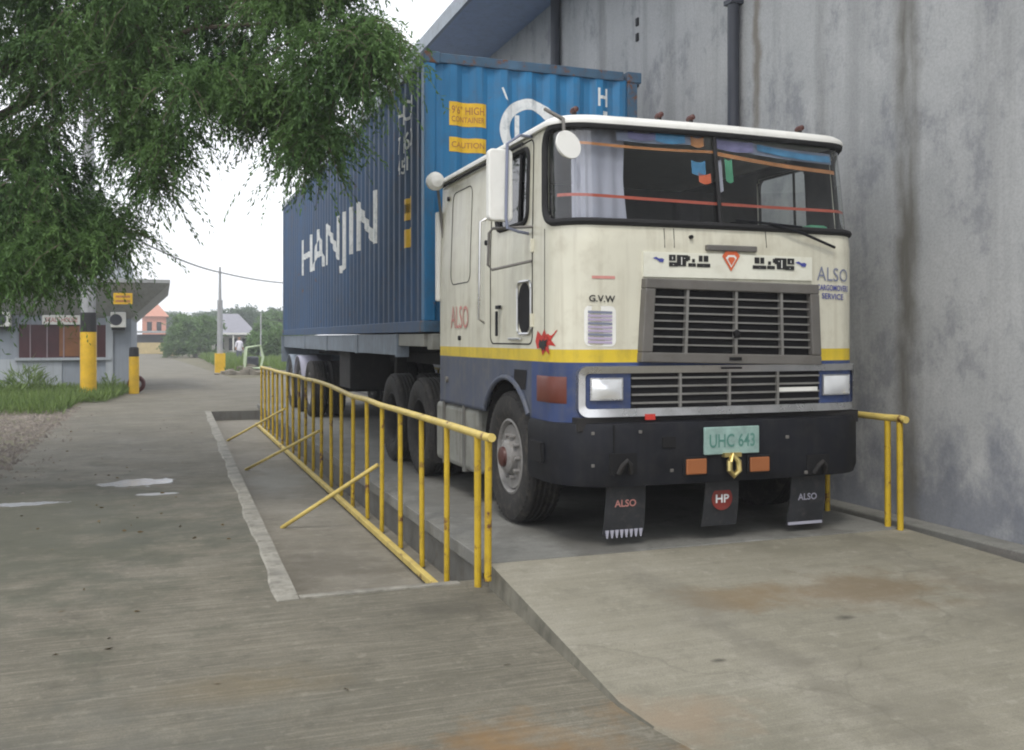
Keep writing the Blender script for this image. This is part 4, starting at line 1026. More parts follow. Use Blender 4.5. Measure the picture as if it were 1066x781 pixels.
# ------------------------------------------------------------------ leaves
def leaf_mesh(name, pos, dirs, length, width, m_, parent=None, org=(0,0,0), label=None):
    """Diamond leaves: pos (n,3), dirs (n,3)."""
    n = len(pos); d = dirs/np.linalg.norm(dirs, axis=1, keepdims=True)
    r_ = RNG.normal(size=(n,3)); sd = np.cross(d, r_); sd /= np.linalg.norm(sd, axis=1, keepdims=True)+1e-9
    L = length*RNG.uniform(.6,1.3,(n,1)); W_ = width*RNG.uniform(.7,1.3,(n,1)); up = np.cross(sd, d)
    v = np.stack([pos, pos+d*L*.5+sd*W_*.5+up*W_*.2, pos+d*L, pos+d*L*.5-sd*W_*.5+up*W_*.2], 1).reshape(-1,3)-np.array(org)
    me = bpy.data.meshes.new(name); me.vertices.add(4*n); me.vertices.foreach_set('co', v.astype(np.float32).ravel())
    me.loops.add(4*n); me.loops.foreach_set('vertex_index', np.arange(4*n, dtype=np.int32))
    me.polygons.add(n); me.polygons.foreach_set('loop_start', np.arange(0,4*n,4,dtype=np.int32)); me.polygons.foreach_set('loop_total', np.full(n,4,dtype=np.int32))
    me.update(calc_edges=True); me.materials.append(m_)
    return link(name, me, parent, Vector(org))
def sprays(centers, radii, per, nleaf, slen, droop, up=.25):
    """Feathery twigs hanging from clumps: returns leaf positions and directions, plus the twig lines."""
    P, D, T = [], [], []
    for c, rad, k in zip(centers, radii, per):
        st = RNG.normal(size=(k,3)); st /= np.linalg.norm(st, axis=1, keepdims=True)
        start = np.array(c)+st*rad*RNG.uniform(.1,1,(k,1))*np.array([1,1,.7])
        az = RNG.uniform(0, 2*math.pi, k); h = np.stack([np.cos(az), np.sin(az), RNG.uniform(-.3, up*2, k)], 1)
        h = h*.6+st*.4
        L = slen*RNG.uniform(.5,1.35,(k,1)); t = np.linspace(.05,1,nleaf)[None,:,None]
        p = start[:,None,:]+h[:,None,:]*L[:,None,:]*t+np.array([0,0,-1])*droop*L[:,None,:]*t**1.8
        tan = h[:,None,:]+np.array([0,0,-1])*droop*1.8*t**.8
        jit = RNG.normal(size=p.shape)*.55; jit[...,2] -= .15
        P.append((p+RNG.normal(size=p.shape)*.008).reshape(-1,3)); D.append((tan*.8+jit).reshape(-1,3)); T.append(np.stack([p[:,0],p[:,nleaf//2],p[:,-1]],1))
    return np.concatenate(P), np.concatenate(D), np.concatenate(T)

# the big overhanging tree at the left
TX, TY = -3.3, 12.9
bt = thing('overhanging_tree', (TX,TY,0), 'big dark green tree with feathery drooping foliage hanging over the driveway', 'tree')
def inside(poly, x, y):
    c_ = False; j = len(poly)-1
    for i in range(len(poly)):
        if (poly[i][1] > y) != (poly[j][1] > y) and x < (poly[j][0]-poly[i][0])*(y-poly[i][1])/(poly[j][1]-poly[i][1])+poly[i][0]: c_ = not c_
        j = i
    return c_
# how the crown is laid out: limbs reach over the driveway; each zone is (outline as seen, depth range, number of clumps, clump radius, twigs)
ZONES = (([(-230,-160),(150,-160),(150,60),(60,75),(48,150),(95,195),(140,215),(140,240),(60,255),(0,270),(-230,300)], (8.6,11.8), 230, .34, 62),
         ([(140,-160),(290,-160),(300,70),(250,95),(200,100),(150,105),(110,60)], (8.4,11.0), 68, .3, 50),
         ([(110,70),(170,95),(165,130),(130,165),(105,185),(95,150),(105,120)], (8.6,10.2), 12, .2, 32),
         ([(280,-160),(400,-160),(375,40),(355,70),(352,120),(340,185),(312,165),(285,80)], (8.0,9.6), 46, .23, 42),
         ([(115,95),(195,105),(190,150),(168,195),(130,200)], (8.6,10.2), 13, .17, 30),
         ([(365,20),(415,45),(425,58),(395,75),(360,95),(350,60)], (8.0,8.8), 15, .17, 28),
         ([(-230,230),(150,225),(120,262),(30,290),(-230,330)], (8.6,11.0), 56, .28, 62),
         ([(215,70),(300,70),(338,180),(310,165),(240,110)], (8.2,9.4), 20, .2, 36))
cen, rad, per = [], [], []
HOLES = ((88,118,20,38),(100,165,13,28),(30,70,12,10),(215,30,10,7),(265,14,12,9),(310,40,8,12),(345,30,14,14),(8,62,10,8),(240,110,10,8))
for poly, (d0,d1), cnt, rr_, tw in ZONES:
    xs_ = [p[0] for p in poly]; ys_ = [p[1] for p in poly]; got = 0; tries = 0
    while got < cnt and tries < 20000:
        tries += 1
        x, y = random.uniform(min(xs_),max(xs_)), random.uniform(min(ys_),max(ys_))
        if not inside(poly, x, y) or any(((x-a)/(c_+8))**2+((y-b)/(e+8))**2 < 1 for a,b,c_,e in HOLES): continue
        cen.append(tuple(atD(x, y, random.uniform(d0,d1)))); rad.append(rr_*random.uniform(.7,1.3)); per.append(int(tw*random.uniform(.6,1.3))); got += 1
for i in range(46):                                                # the side of the crown beyond the frame
    a = random.uniform(0, 2*math.pi); q = random.uniform(.4,1)*3.2
    cen.append((TX-1.5+q*math.cos(a), TY+1.0+q*math.sin(a), random.uniform(3.6,8.2))); rad.append(.55); per.append(60)
P_, D_, T_ = sprays(cen, rad, per, 30, .42, .75)
trunk = MB().tube([(TX,TY,-.05),(TX+.05,TY,.6),(TX-.05,TY-.05,1.6),(TX+.1,TY-.1,2.8),(TX+.1,TY-.2,4.2)], [.36,.28,.25,.22,.17], 14).build('trunk', 'bark', bt, smooth=True)
lm = MB()
for (px, py, d) in ((40,-30,10),(130,-60,10.3),(230,-40,9.4),(300,10,9),(350,20,8.6),(120,40,9.6),(20,180,9.6),(-80,100,10.5),(60,220,9.5),(200,60,9.6),(-120,-60,11)):
    e = atD(px, py, d); b_ = Vector((TX+.1,TY-.15,random.uniform(2.6,4.1))); mid = b_.lerp(e, .5)+Vector((0,0,.5))
    m1 = b_.lerp(mid, .5)+Vector((random.uniform(-.15,.15),0,.15)); m2 = mid.lerp(e, .5)+Vector((0,random.uniform(-.15,.15),.2))
    lm.tube([b_,m1,mid,m2,e], [.085,.06,.04,.024,.008], 8)
lm.build('limbs', 'bark', trunk, smooth=True)
crown = leaf_mesh('crown', P_, D_, .058, .016, M['leaf'], bt, (TX,TY,0))
nt = len(T_); tw = MB()
sel = RNG.permutation(nt)[:5000]
for i in sel: tw.tube([T_[i,0],T_[i,1],T_[i,2]], [.006,.004,.002], 3, cap=False)
tw.build('twigs', 'bark', crown)

def small_tree(name, label, x, y, h, w, trunk_h, n_cl, leaf, m_, group=None, cat='tree', per_=40):
    th = thing(name, (x,y,0), label, cat, group)
    c_, r_, p_ = [], [], []
    for i in range(n_cl):
        a = RNG.uniform(0, 2*math.pi); q = w/2*math.sqrt(RNG.uniform(0,1)); z = trunk_h+(h-trunk_h)*RNG.uniform(0.05,.95)
        s_ = math.sqrt(max(.1, 1-((z-trunk_h)/(h-trunk_h)*2-.8)**2/1.7)); c_.append((x+q*s_*math.cos(a), y+q*s_*math.sin(a), z)); r_.append(w*.12*RNG.uniform(.6,1.4)); p_.append(per_)
    A_, B_, _ = sprays(c_, r_, p_, 7, w*.1, .3, .5)
    A_[:,2] = np.maximum(A_[:,2], .05)
    MB().tube([(x,y,-.05),(x+.05,y,h*.3),(x-.04,y,h*.75)], [w*.045,w*.035,w*.01], 8).build('trunk', 'bark', th, smooth=True)
    leaf_mesh('crown', A_, B_, leaf, leaf*.45, m_, th, (x,y,0)); return th
def gpt(px, d): q = atD(px, 352, d); return q.x, q.y
# ------------------------------------------------------------------ gatehouse at the left
gh = thing('gatehouse', (-5, 34, 0), 'low grey gatehouse with flat overhanging roof and maroon window behind the grass verge', 'building')
GX0, GX1, GY0, GY1 = -12.0, -.86, 31.2, 38.5
MB().box(GX0, GX1, GY0, GY1, 0, 3.25).build('wall', 'bldg', gh)
MB().box(GX0-.02, GX1-1.9, GY0-.03, GY0-.003, 0, 1.0).build('plinth', 'bldg_lo', gh)
m = MB().add([(GX0-.5,GY0-1.1,3.34),(GX1+1.1,GY0-1.1,3.34),(GX1+1.1,GY1+.6,3.34),(GX0-.5,GY1+.6,3.34),(GX0-.5,GY0-1.1,3.24),(GX1+1.1,GY0-1.1,3.24),(GX1+1.1,GY1+.6,3.24),(GX0-.5,GY1+.6,3.24),
  (GX0,GY0-.005,2.5),(GX1+.005,GY0-.005,2.2),(GX1+.005,GY1,2.2),(GX0,GY1,2.5)], [(0,1,2,3),(0,4,5,1),(1,5,6,2),(2,6,7,3),(3,7,4,0),(4,8,9,5),(5,9,10,6),(6,10,11,7),(7,11,8,4)])
m.build('roof', 'soffit', gh)
MB().box(GX0+1, GX1-.1, GY0+.3, GY1-.6, 3.34, 4.1).build('parapet', 'bldg_lo', gh)
a_, b_ = atY(20,338,GY0), atY(112,372,GY0)
wf = MB().box(a_.x,b_.x,GY0-.06,GY0-.004,b_.z,a_.z).build('window', 'maroon', gh)
xm_ = atY(62,350,GY0).x
MB().box(xm_,b_.x-.35,GY0-.075,GY0-.061,b_.z+.04,a_.z-.04).build('brown_panel', 'brown', wf)
q = MB()
for x in np.linspace(a_.x+.3, b_.x-.3, 5): q.box(x-.015,x+.015,GY0-.1,GY0-.08,b_.z,a_.z)
q.build('bars', mat('window_bar', (.25,.2,.22), .6), wf)
MB().box(a_.x-.1,b_.x+.1,GY0-.12,GY0-.004,b_.z-.08,b_.z-.001).build('sill', 'bldg_lo', wf)
x = atY(114,350,GY0).x; MB().box(x-.1,x+.1,GY0-.08,GY0-.004,0,2.4).build('pilaster', 'bldg_lo', gh)
a_, b_ = atY(44,328,GY0-.1), atY(84,338,GY0-.1)
sg_ = MB().box(a_.x,b_.x,GY0-.14,GY0-.1,b_.z,a_.z).build('wall_sign', 'white', org=((a_.x+b_.x)/2,GY0-.1,b_.z)); tag(sg_, 'long white sign board with faded red lettering above the maroon window', 'sign')
v, f, _ = text2d('SCALE HOUSE', .02); q = MB().add([(a_.x+(b_.x-a_.x)*(.08+.84*p), GY0-.145, b_.z+(a_.z-b_.z)*(.25+.5*r_)) for p, r_ in v], f)
q.build('lettering', 'pink', sg_)
a_, b_ = atY(118,305,GY0-1.0), atY(138,317,GY0-1.0)
ys = MB().box(a_.x,b_.x,GY0-1.05,GY0-1.0,b_.z,a_.z)
yo = ys.build('yellow_sign', 'pole_yellow', org=((a_.x+b_.x)/2,GY0-1.0,b_.z)); tag(yo, 'small yellow sign hanging under the gatehouse roof corner', 'sign')
v, f = grid01(1)
for i in (0, 1): MB().add([(a_.x+(b_.x-a_.x)*(.12+.76*p), GY0-1.054, b_.z+(a_.z-b_.z)*(.18+.4*i+.2*r_)) for p, r_ in v], f).build('sign_print', 'orange_tape', yo)
for (pa, pb, yt_, yb_, lab) in ((115,131,325,341,'white air conditioner box on the grey gatehouse wall under the yellow sign'),(-6,11,325,340,'white air conditioner box at the far end of the gatehouse wall, past the maroon window')):
    a_, b_ = atY(pa,yt_,GY0-.3), atY(pb,yb_,GY0-.3); th = thing('air_conditioner', ((a_.x+b_.x)/2,GY0-.15,b_.z), lab, 'air conditioner', 'air conditioners on the gatehouse')
    MB().box(a_.x,b_.x,GY0-.35,GY0-.004,b_.z,a_.z).build('casing', 'white', th, bevel=.02)
    cx_ = (a_.x+b_.x)/2-.06; q = MB().lathe([(0,.0),(.17,.0),(.17,.012)], (cx_,GY0-.352,(a_.z+b_.z)/2), (0,-1,0), 20).build('fan_grille', 'pipe', th)
    MB().box(a_.x+.03,b_.x-.03,GY0-.3,GY0-.01,b_.z-.08,b_.z-.003).build('bracket', 'pole_black', th)
# pole, bollard, stick
q = atD(92,352,25.7); px_, py_ = q.x, q.y
m = MB()
for (z0_, z1_, mm, rr0) in ((0,1.78,0,.205),(1.78,2.3,1,.2),(2.3,9.2,2,.185)): m.tube([(px_,py_,z0_),(px_,py_,z1_)], [rr0, rr0 if mm < 2 else .13], 18, m=mm)
m.tube([(px_-.9,py_,8.8),(px_+.9,py_,8.8)], .06, 8, m=2)
tag(m.build('utility_pole', ['pole_yellow','pole_black','pole_grey'], org=(px_,py_,0), smooth=True), 'thick concrete pole painted yellow below a black band, standing on the grass verge', 'pole')
q = atD(139.5,352,27.9); m = MB()
m.tube([(q.x,q.y,0),(q.x,q.y,1.08)], .14, 18); m.tube([(q.x,q.y,1.08),(q.x,q.y,1.33),(q.x,q.y,1.36)], [.135,.13,.09], 18, m=1)
tag(m.build('bollard', ['pole_yellow','pole_black'], org=(q.x,q.y,0), smooth=True), 'short yellow bollard with a black top beside the gatehouse corner', 'bollard')
q2 = (q.x+.06, q.y+.35)
ty_ = MB().lathe([(.14,.08),(.22,.1),(.25,.06),(.25,-.06),(.22,-.1),(.14,-.08)], (q2[0],q2[1],.27), (0,1,.15), 28, closed=True).build('old_tyre', mat('red_painted_tyre', (.08,.025,.025), .8), org=(q2[0],q2[1],0), smooth=True)
tag(ty_, 'dark red ring leaning behind the short yellow bollard', 'tyre')
a_, b_ = atD(35,392,28.5), atD(44,325,28.5); a_.z = 0
tag(MB().tube([a_, a_.lerp(b_,.5)+Vector((.02,0,0)), b_], [.035,.03,.022], 8).build('bamboo_stick', 'rail_top', org=a_, smooth=True), 'thin yellow stick leaning in front of the maroon window', 'stick')

# ------------------------------------------------------------------ far end of the driveway
def far_pole():
    q = atD(229,352,45); x, y = q.x, q.y; m = MB()
    m.box(x-.23,x+.23,y-.23,y+.23,0,.9,0); m.tube([(x,y,.9),(x,y,3.4)], [.13,.12], 12, m=1); m.tube([(x,y,3.4),(x,y,4.95)], [.07,.05], 10, m=1)
    tag(m.build('lamp_post', ['pole_yellow','pole_grey'], org=(x,y,0)), 'slim pale post on a yellow block at the far right side of the driveway', 'post')
    return Vector((x,y,4.7))
ptop = far_pole()
wl = Vector((px_, py_, 5.0)); wr = atD(330, 295, 62); pts = []
for (a_, b_, sag) in ((wl, ptop, .22), (ptop, wr, .2)):
    for i in range(17): t = i/16; p_ = a_.lerp(b_, t); p_.z -= sag*4*t*(1-t); pts.append(p_)
pts.pop(17)
tag(MB().tube(pts, .035, 6).build('overhead_wire', 'pole_grey', org=ptop, smooth=True), 'thin sagging grey cable strung from the painted pole to the slim post', 'cable')
# gate shelter, houses
def house(name, label, px0, px1, d, zt_, zr, wall_m, roof_m, dep=6, gable=True, cat='house', win=()):
    x0, y0 = gpt(px0, d); x1, _ = gpt(px1, d)
    th = thing(name, ((x0+x1)/2,y0+dep/2,0), label, cat)
    MB().box(x0,x1,y0,y0+dep,0,zt_).build('wall', wall_m, th)
    o = .4; m = MB()
    m.add([(x0-o,y0-o,zt_-.05),(x1+o,y0-o,zt_-.05),(x1+o,y0+dep+o,zt_-.05),(x0-o,y0+dep+o,zt_-.05),(x0-o+(1.5 if gable else 0),y0+dep/2,zr),(x1+o-(1.5 if gable else 0),y0+dep/2,zr)],
          [(0,1,5,4),(2,3,4,5),(0,4,3),(1,2,5),(0,3,2,1)]); m.build('roof', roof_m, th)
    for (a, b, za, zb) in win:
        w_ = MB().box(x0+(x1-x0)*a,x0+(x1-x0)*b,y0-.05,y0-.004,za,zb).build('window', 'void', th)
        MB().box(x0+(x1-x0)*a-.06,x0+(x1-x0)*b+.06,y0-.1,y0-.004,za-.1,za-.001).build('sill', 'white', w_)
    return th
orange_m = mat('orange_wall', (.55,.24,.16), .8); pale = mat('pale_wall', (.5,.5,.47), .8); greyroof = mat('grey_tin', (.22,.22,.25), .6, streak=.3); fence_y = mat('yellow_wall', (.5,.4,.2), .8)
house('orange_house', 'pinkish orange house rising behind the gate shelter', 148, 173, 130, 4.6, 6.4, orange_m, mat('orange_roof', (.45,.2,.13), .7), 9, True, 'house', ((.2,.4,2.6,3.8),(.6,.8,2.6,3.8)))
house('low_house', 'low house with grey tin roof and white fascia beside the green bush', 219, 266, 86, 1.95, 3.9, pale, greyroof, 8, True, 'house', ((.1,.3,.6,1.6),(.42,.6,.5,1.6),(.72,.9,.6,1.6)))
x0, y0 = gpt(220, 84); x1, _ = gpt(265, 84)
sh = thing('porch_canopy', ((x0+x1)/2,y0,0), 'white edged porch canopy in front of the low grey roofed house', 'canopy')
MB().box(x0,x1,y0-1.2,y0+1.6,1.93,2.07).build('canopy_slab', 'white', sh)
for x in (x0+.2,(x0+x1)/2,x1-.2): MB().box(x-.06,x+.06,y0-1.1,y0-.98,0,1.93).build('post', 'white', sh)
x0, y0 = gpt(140, 98); x1, _ = gpt(183, 98)
gs_ = thing('gate_shelter', ((x0+x1)/2,y0,0), 'flat roofed gate shelter over a yellowish wall at the end of the driveway', 'shelter')
MB().box(x0,x1,y0,y0+.25,0,1.15).build('low_wall', fence_y, gs_); MB().box(x0,x1,y0+1.2,y0+3,0,2.0).build('back_wall', 'pipe', gs_)
MB().box(x0-.2,x1+.1,y0-.4,y0+3.2,2.15,2.35).build('roof', 'pole_grey', gs_)
for x in (x0+.1, x1-.1): MB().box(x-.08,x+.08,y0-.2,y0-.04,0,2.15).build('post', 'pole_grey', gs_)
x, y = gpt(179, 88); MB_ = MB().box(x-.35,x+.35,y-.3,y+.3,0,1.05).box(x-.2,x+.2,y-.2,y+.2,1.05,1.4)
tag(MB_.build('gate_post', fence_y, org=(x,y,0), bevel=.03), 'stubby yellow gate pillar at the end of the driveway', 'pillar')
for px, d, h, w, lab, mm in ((203,80,3.5,4.6,'rounded bright green bush beside the low grey roofed house','leaf_far'),(190,96,3.0,3.0,'small bush tucked behind the stubby yellow gate pillar','leaf_far')):
    x, y = gpt(px,d); small_tree('bush', lab, x, y, h, w, .1, 70, .22, M[mm], 'bushes by the driveway', 'bush', 36)
for i, (px, d, h, w, lab) in enumerate(((185,150,6.4,9,'hazy tree directly behind the orange house, left of the pale sky gap'),(214,140,6.2,7,'hazy tree with pale crown above the rounded bush'),(247,118,6.6,7,'dark tree rising behind the middle of the grey tin roof'),(266,125,6.2,5,'slender crowned tree over the right end of the grey tin roof'),(288,95,5.0,4.6,'leafy tree beside the far corner of the blue container'),(296,110,5.8,7,'tallest tree just behind the blue container end'),(281,80,3.2,3.2,'low bushy tree behind the thin pale pole'),(288,66,2.3,4.0,'low leafy tree nearest the trailer rear end'),(240,160,6.5,12,'far broad tree line crown behind the low house'))):
    x, y = gpt(px,d); small_tree('background_tree', lab, x, y, h*(.82 if d > 90 else .85), w*.9, h*.18, 80, .3, M['leaf_dim' if i not in (4,6,7) else 'leaf_far'], 'trees beyond the driveway', 'tree', 34)
x, y = gpt(271.5, 60); tag(MB().tube([(x,y,0),(x,y,3.2)], .045, 8).build('thin_pole', 'pole_grey', org=(x,y,0)), 'thin pale pole among the far trees near the blue container', 'pole')
# rubble with a pale green scrap frame
x, y = gpt(263, 43); m = MB()
for i in range(70):
    a = random.uniform(0,6.28); q_ = random.random()**.6*1.3; h = max(.03,.4*(1-q_/1.3)); s_ = random.uniform(.08,.2)
    cx_, cy_ = x+q_*math.cos(a)*1.2, y+q_*math.sin(a)*.8; dd = [Vector((random.uniform(.6,1),0,0)),]
    vs_ = [(cx_+s_*dx*random.uniform(.7,1.2), cy_+s_*dy*random.uniform(.7,1.2), max(0,h-.05+s_*dz*random.uniform(.6,1.1))) for dx in (-1,1) for dy in (-1,1) for dz in (-1,1)]
    m.add(vs_, [(0,1,3,2),(4,6,7,5),(0,4,5,1),(2,3,7,6),(0,2,6,4),(1,5,7,3)])
tag(m.build('rubble_heap', mat('rubble', (.24,.22,.18), .9, var=.4, scale=2), org=(x,y,0)), 'low heap of broken grey rubble under the pale green scrap frame', 'rubble', kind='stuff')
fr_m = mat('pale_green_metal', (.46,.56,.38), .6, dirt=.3); th = thing('scrap_frame', (x,y-.4,0), 'pale green scrap metal frame standing on the rubble heap by the railing end', 'scrap frame')
MB().tube([(x-.38,y-.5,.3),(x-.3,y-.45,1.2),(x+.3,y-.35,1.28),(x+.42,y-.35,.75),(x+.3,y-.4,.28)], .06, 8, closed=True).build('hoop', fr_m, th, smooth=True)
MB().tube([(x-.36,y+.3,.2),(x-.3,y+.25,1.15),(x-.3,y-.45,1.2)], .045, 8).build('strut', fr_m, th); MB().box(x-.25,x+.25,y-.25,y+.1,.35,.8).build('dark_drum', 'pipe', th, bevel=.08)
# a person in a pale shirt by the far post
def person(x, y, label):
    J = [((0,0,.88),.125),((0,0,1.1),.13),((0,0,1.36),.14),((0,0,1.46),.055),((0,-.01,1.53),.06),((0,-.01,1.62),.1),((0,0,1.7),.07),
         ((.1,0,.82),.09),((.11,-.02,.46),.065),((.11,.02,.08),.05),((.11,-.12,.04),.04),((-.1,0,.82),.09),((-.11,.03,.46),.065),((-.12,.06,.08),.05),((-.12,-.08,.04),.04),
         ((.2,0,1.36),.06),((.25,.02,1.1),.045),((.25,-.06,.88),.035),((.25,-.08,.8),.03),((-.2,0,1.36),.06),((-.25,.02,1.1),.045),((-.25,-.06,.88),.035),((-.25,-.08,.8),.03)]
    E = [(0,1),(1,2),(2,3),(3,4),(4,5),(5,6),(0,7),(7,8),(8,9),(9,10),(0,11),(11,12),(12,13),(13,14),(2,15),(15,16),(16,17),(17,18),(2,19),(19,20),(20,21),(21,22)]
    me = bpy.data.meshes.new('person'); me.from_pydata([j[0] for j in J], E, []); ob = bpy.data.objects.new('person_base', me); C.objects.link(ob)
    sk = ob.modifiers.new('skin', 'SKIN'); 
    for i, sv_ in enumerate(me.skin_vertices[0].data): sv_.radius = (J[i][1],)*2; sv_.use_root = i == 0
    ob.modifiers.new('smooth', 'SUBSURF').levels = 1
    bpy.context.view_layer.update(); new = bpy.data.meshes.new_from_object(ob.evaluated_get(bpy.context.evaluated_depsgraph_get())); bpy.data.objects.remove(ob)
    new.materials.clear()
    for q in (mat('skin', (.3,.17,.11), .6), mat('pale_shirt', (.68,.66,.72), .8), mat('dark_trousers', (.1,.11,.15), .8), mat('dark_hair', (.02,.018,.015), .6)): new.materials.append(q)
    for p in new.polygons:
        z = p.center.z; p.material_index = 3 if z > 1.66 else 0 if z > 1.47 else (0 if abs(p.center.x) > .21 and z < 1.05 else 1) if z > .86 else 2
        p.use_smooth = True
    o = bpy.data.objects.new('person', new); C.objects.link(o); o.location = (x,y,0); o.rotation_euler.z = .5
    tag(o, label, 'person'); return o
x, y = gpt(249, 60); person(x, y, 'distant person in a pale shirt and dark trousers standing by the far driveway')

n = 260; lx = RNG.uniform(-1.8, 5.2, n); ly = RNG.uniform(2.2, 20, n); kp = (ly < 5.0) & (lx < 1.7) | (lx < .6); lx, ly = lx[kp], ly[kp]; n = len(lx)
lt = leaf_mesh('leaf_litter', np.stack([lx, ly, np.full(n, .009)],1), np.stack([RNG.normal(0,1,n), RNG.normal(0,1,n), RNG.uniform(.02,.1,n)],1), .045, .018, mat('dry_leaf', (.12,.085,.04), .9, var=.4), None, (0,8,0)); tag(lt, kind='stuff')
# ------------------------------------------------------------------ verge: grass, weeds, gravel
n = 26000; gx = RNG.uniform(-9, -.75, n); gy = RNG.uniform(22.2, 31, n)
lim = np.where(gy > 26, -1.0-.1*(29-gy), -1.95); keep = (gx < lim)
keep &= ~((gy < 23.6) & (RNG.uniform(size=n) < .6)); gx, gy = gx[keep], gy[keep]; n = len(gx)
patch = .5+.5*np.sin(gx*1.7+gy*.9)*np.sin(gy*1.3-gx*.6)
P_ = np.stack([gx,gy,np.zeros(n)],1); D_ = np.stack([RNG.normal(0,.45,n),RNG.normal(0,.45,n),np.ones(n)],1)
g_ = leaf_mesh('grass', P_, D_, .32, .03, M['grass'], None, (-4,27,0)); tag(g_, kind='stuff')
n = 9000; gx = RNG.uniform(2.9, 9, n); gy = RNG.uniform(44, 80, n); k_ = gx > 3.0-(gy-44)*.05
n2 = 5000; gx = np.concatenate([gx[k_], RNG.uniform(-14,-3,n2)]); gy = np.concatenate([gy[k_], RNG.uniform(60,95,n2)]); n = len(gx)
g2 = leaf_mesh('grass', np.stack([gx,gy,np.zeros(n)],1), np.stack([RNG.normal(0,.4,n),RNG.normal(0,.4,n),np.ones(n)],1), .5, .1, M['grass'], None, (4,60,0)); tag(g2, kind='stuff')
def tuft(x, y, h, w, n, label):
    a = RNG.uniform(0, 6.28, n); q = w*np.sqrt(RNG.uniform(0,1,n))
    P = np.stack([x+q*np.cos(a), y+q*np.sin(a), RNG.uniform(0,.75,n)*h*(1-q/w*.6)],1); P[:n//3,2] = 0
    D = np.stack([RNG.normal(0,.5,n)+np.cos(a)*.4, RNG.normal(0,.5,n)+np.sin(a)*.4, RNG.uniform(.3,1.2,n)],1)
    o = leaf_mesh('weed_plant', P, D, h*.3, .035, M['grass'], None, (x,y,0)); return tag(o, label, 'plant', 'weeds on the verge')
for (px, d, h, w, n, lab) in ((28,26,1.35,.5,420,'tall weedy plant in front of the maroon window'),(8,25,.8,.45,260,'low weed clump at the left end of the grass verge'),(55,26,.7,.4,240,'short weed clump just left of the yellow and black pole'),(113,28.3,.7,.4,240,'grass tuft between the thick pole and the bollard')):
    x, y = gpt(px, d); tuft(x, y, h, w, n, lab)
def pebbles(name, n, xr, yr, smin, smax, m_):
    c_ = np.stack([RNG.uniform(*xr,n), RNG.uniform(*yr,n), np.zeros(n)],1); s_ = RNG.uniform(smin,smax,(n,1,1))*RNG.uniform(.6,1.3,(n,6,1))
    base = np.array([(1,0,0),(0,1,0),(-1,0,0),(0,-1,0),(0,0,.7),(0,0,-.4)])[None]
    a = RNG.uniform(0,6.28,n); ca, sa = np.cos(a)[:,None], np.sin(a)[:,None]
    v = base*s_; v = np.stack([v[...,0]*ca-v[...,1]*sa, v[...,0]*sa+v[...,1]*ca, v[...,2]],-1)+c_[:,None,:]
    F_ = np.array([(0,1,4),(1,2,4),(2,3,4),(3,0,4),(1,0,5),(2,1,5),(3,2,5),(0,3,5)]); f = (F_[None]+6*np.arange(n)[:,None,None]).reshape(-1,3)
    me = bpy.data.meshes.new(name); me.from_pydata(v.reshape(-1,3).tolist(), [], f.tolist()); me.materials.append(m_)
    o = link(name, me, None, Vector((0,0,0))); return tag(o, kind='stuff')
pebbles('gravel', 9000, (-8,-1.75), (10,24.5), .02, .065, M['stone'])
pebbles('gravel', 500, (-2.1,-1.3), (11,23), .01, .03, M['stone'])

t = NT('haze_air')
pv = t.n('ShaderNodeVolumePrincipled', {'Color': (.93,.96,1,1), 'Density': .002, 'Anisotropy': .2})
t.t.links.new(pv.outputs[0], t.out.inputs['Volume'])
tag(MB().box(-152,152,-32,332,-1,15).build('haze', t.m), kind='stuff')
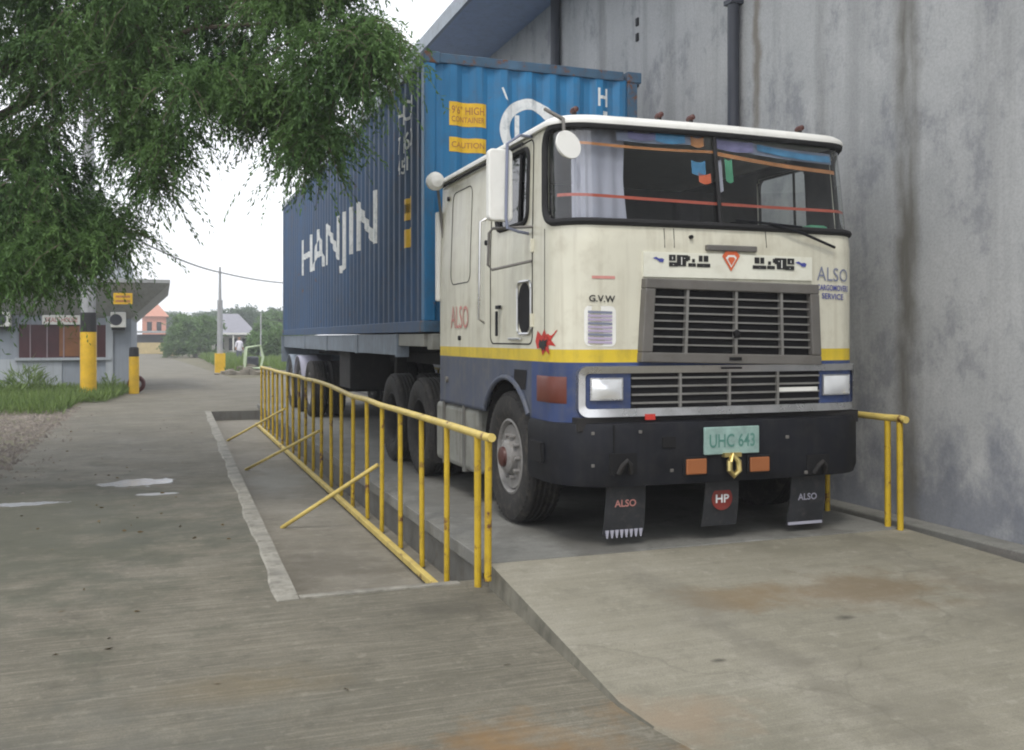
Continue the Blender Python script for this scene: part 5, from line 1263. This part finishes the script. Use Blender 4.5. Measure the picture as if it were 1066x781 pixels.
# ------------------------------------------------------------------ light, sky, camera
sc = bpy.context.scene
wd_ = bpy.data.worlds.new('World'); sc.world = wd_; wd_.use_nodes = True; nt_ = wd_.node_tree; nt_.nodes.clear()
ELEV, AZ = R(56), R(211)         # sun behind the camera, a little to its left
sky = nt_.nodes.new('ShaderNodeTexSky'); sky.sky_type = 'NISHITA'; sky.sun_disc = False; sky.sun_elevation = ELEV; sky.sun_rotation = AZ; sky.dust_density = 4; sky.air_density = 1.2
tc = nt_.nodes.new('ShaderNodeTexCoord'); mp = nt_.nodes.new('ShaderNodeMapping'); mp.inputs['Scale'].default_value = (1,1,3)
no = nt_.nodes.new('ShaderNodeTexNoise'); no.inputs['Scale'].default_value = 2.2; no.inputs['Detail'].default_value = 6
cr = nt_.nodes.new('ShaderNodeMapRange'); cr.inputs['From Min'].default_value = .3; cr.inputs['From Max'].default_value = .7; cr.inputs['To Min'].default_value = .72; cr.inputs['To Max'].default_value = .97
mx = nt_.nodes.new('ShaderNodeMix'); mx.data_type = 'RGBA'; mx.inputs[7].default_value = (9.6,9.75,10.2,1)
bg = nt_.nodes.new('ShaderNodeBackground'); bg.inputs[1].default_value = .115; ou = nt_.nodes.new('ShaderNodeOutputWorld')
L_ = nt_.links.new; L_(tc.outputs['Generated'], mp.inputs[0]); L_(mp.outputs[0], no.inputs['Vector']); L_(no.outputs['Fac'], cr.inputs['Value'])
L_(cr.outputs[0], mx.inputs[0]); L_(sky.outputs[0], mx.inputs[6]); L_(mx.outputs[2], bg.inputs[0]); L_(bg.outputs[0], ou.inputs[0])
su = bpy.data.lights.new('sun', 'SUN'); su.energy = .95; su.angle = R(14); su.color = (1,.96,.9)
so = bpy.data.objects.new('sun', su); C.objects.link(so); so.location = (0,-10,30)
dirv = Vector((math.sin(AZ)*math.cos(ELEV), math.cos(AZ)*math.cos(ELEV), math.sin(ELEV)))   # towards the sun
so.rotation_euler = dirv.to_track_quat('Z', 'Y').to_euler()
cd = bpy.data.cameras.new('camera'); cam = bpy.data.objects.new('camera', cd); C.objects.link(cam); sc.camera = cam
cam.location = (0,0,EYE); cam.rotation_euler = (R(90),0,-YAW); cd.sensor_width = 36; cd.lens = 36*1000/1066; cd.shift_y = -38.5/1066
cd.clip_start = .05; cd.clip_end = 4000
sc.view_settings.view_transform = 'Standard'; sc.view_settings.look = 'None'; sc.view_settings.gamma = 1; sc.view_settings.exposure = .62; sc.view_settings.use_curve_mapping = False
sc.cycles.max_bounces = 8; sc.cycles.transparent_max_bounces = 16; sc.cycles.use_denoising = True; sc.cycles.filter_width = 2.0
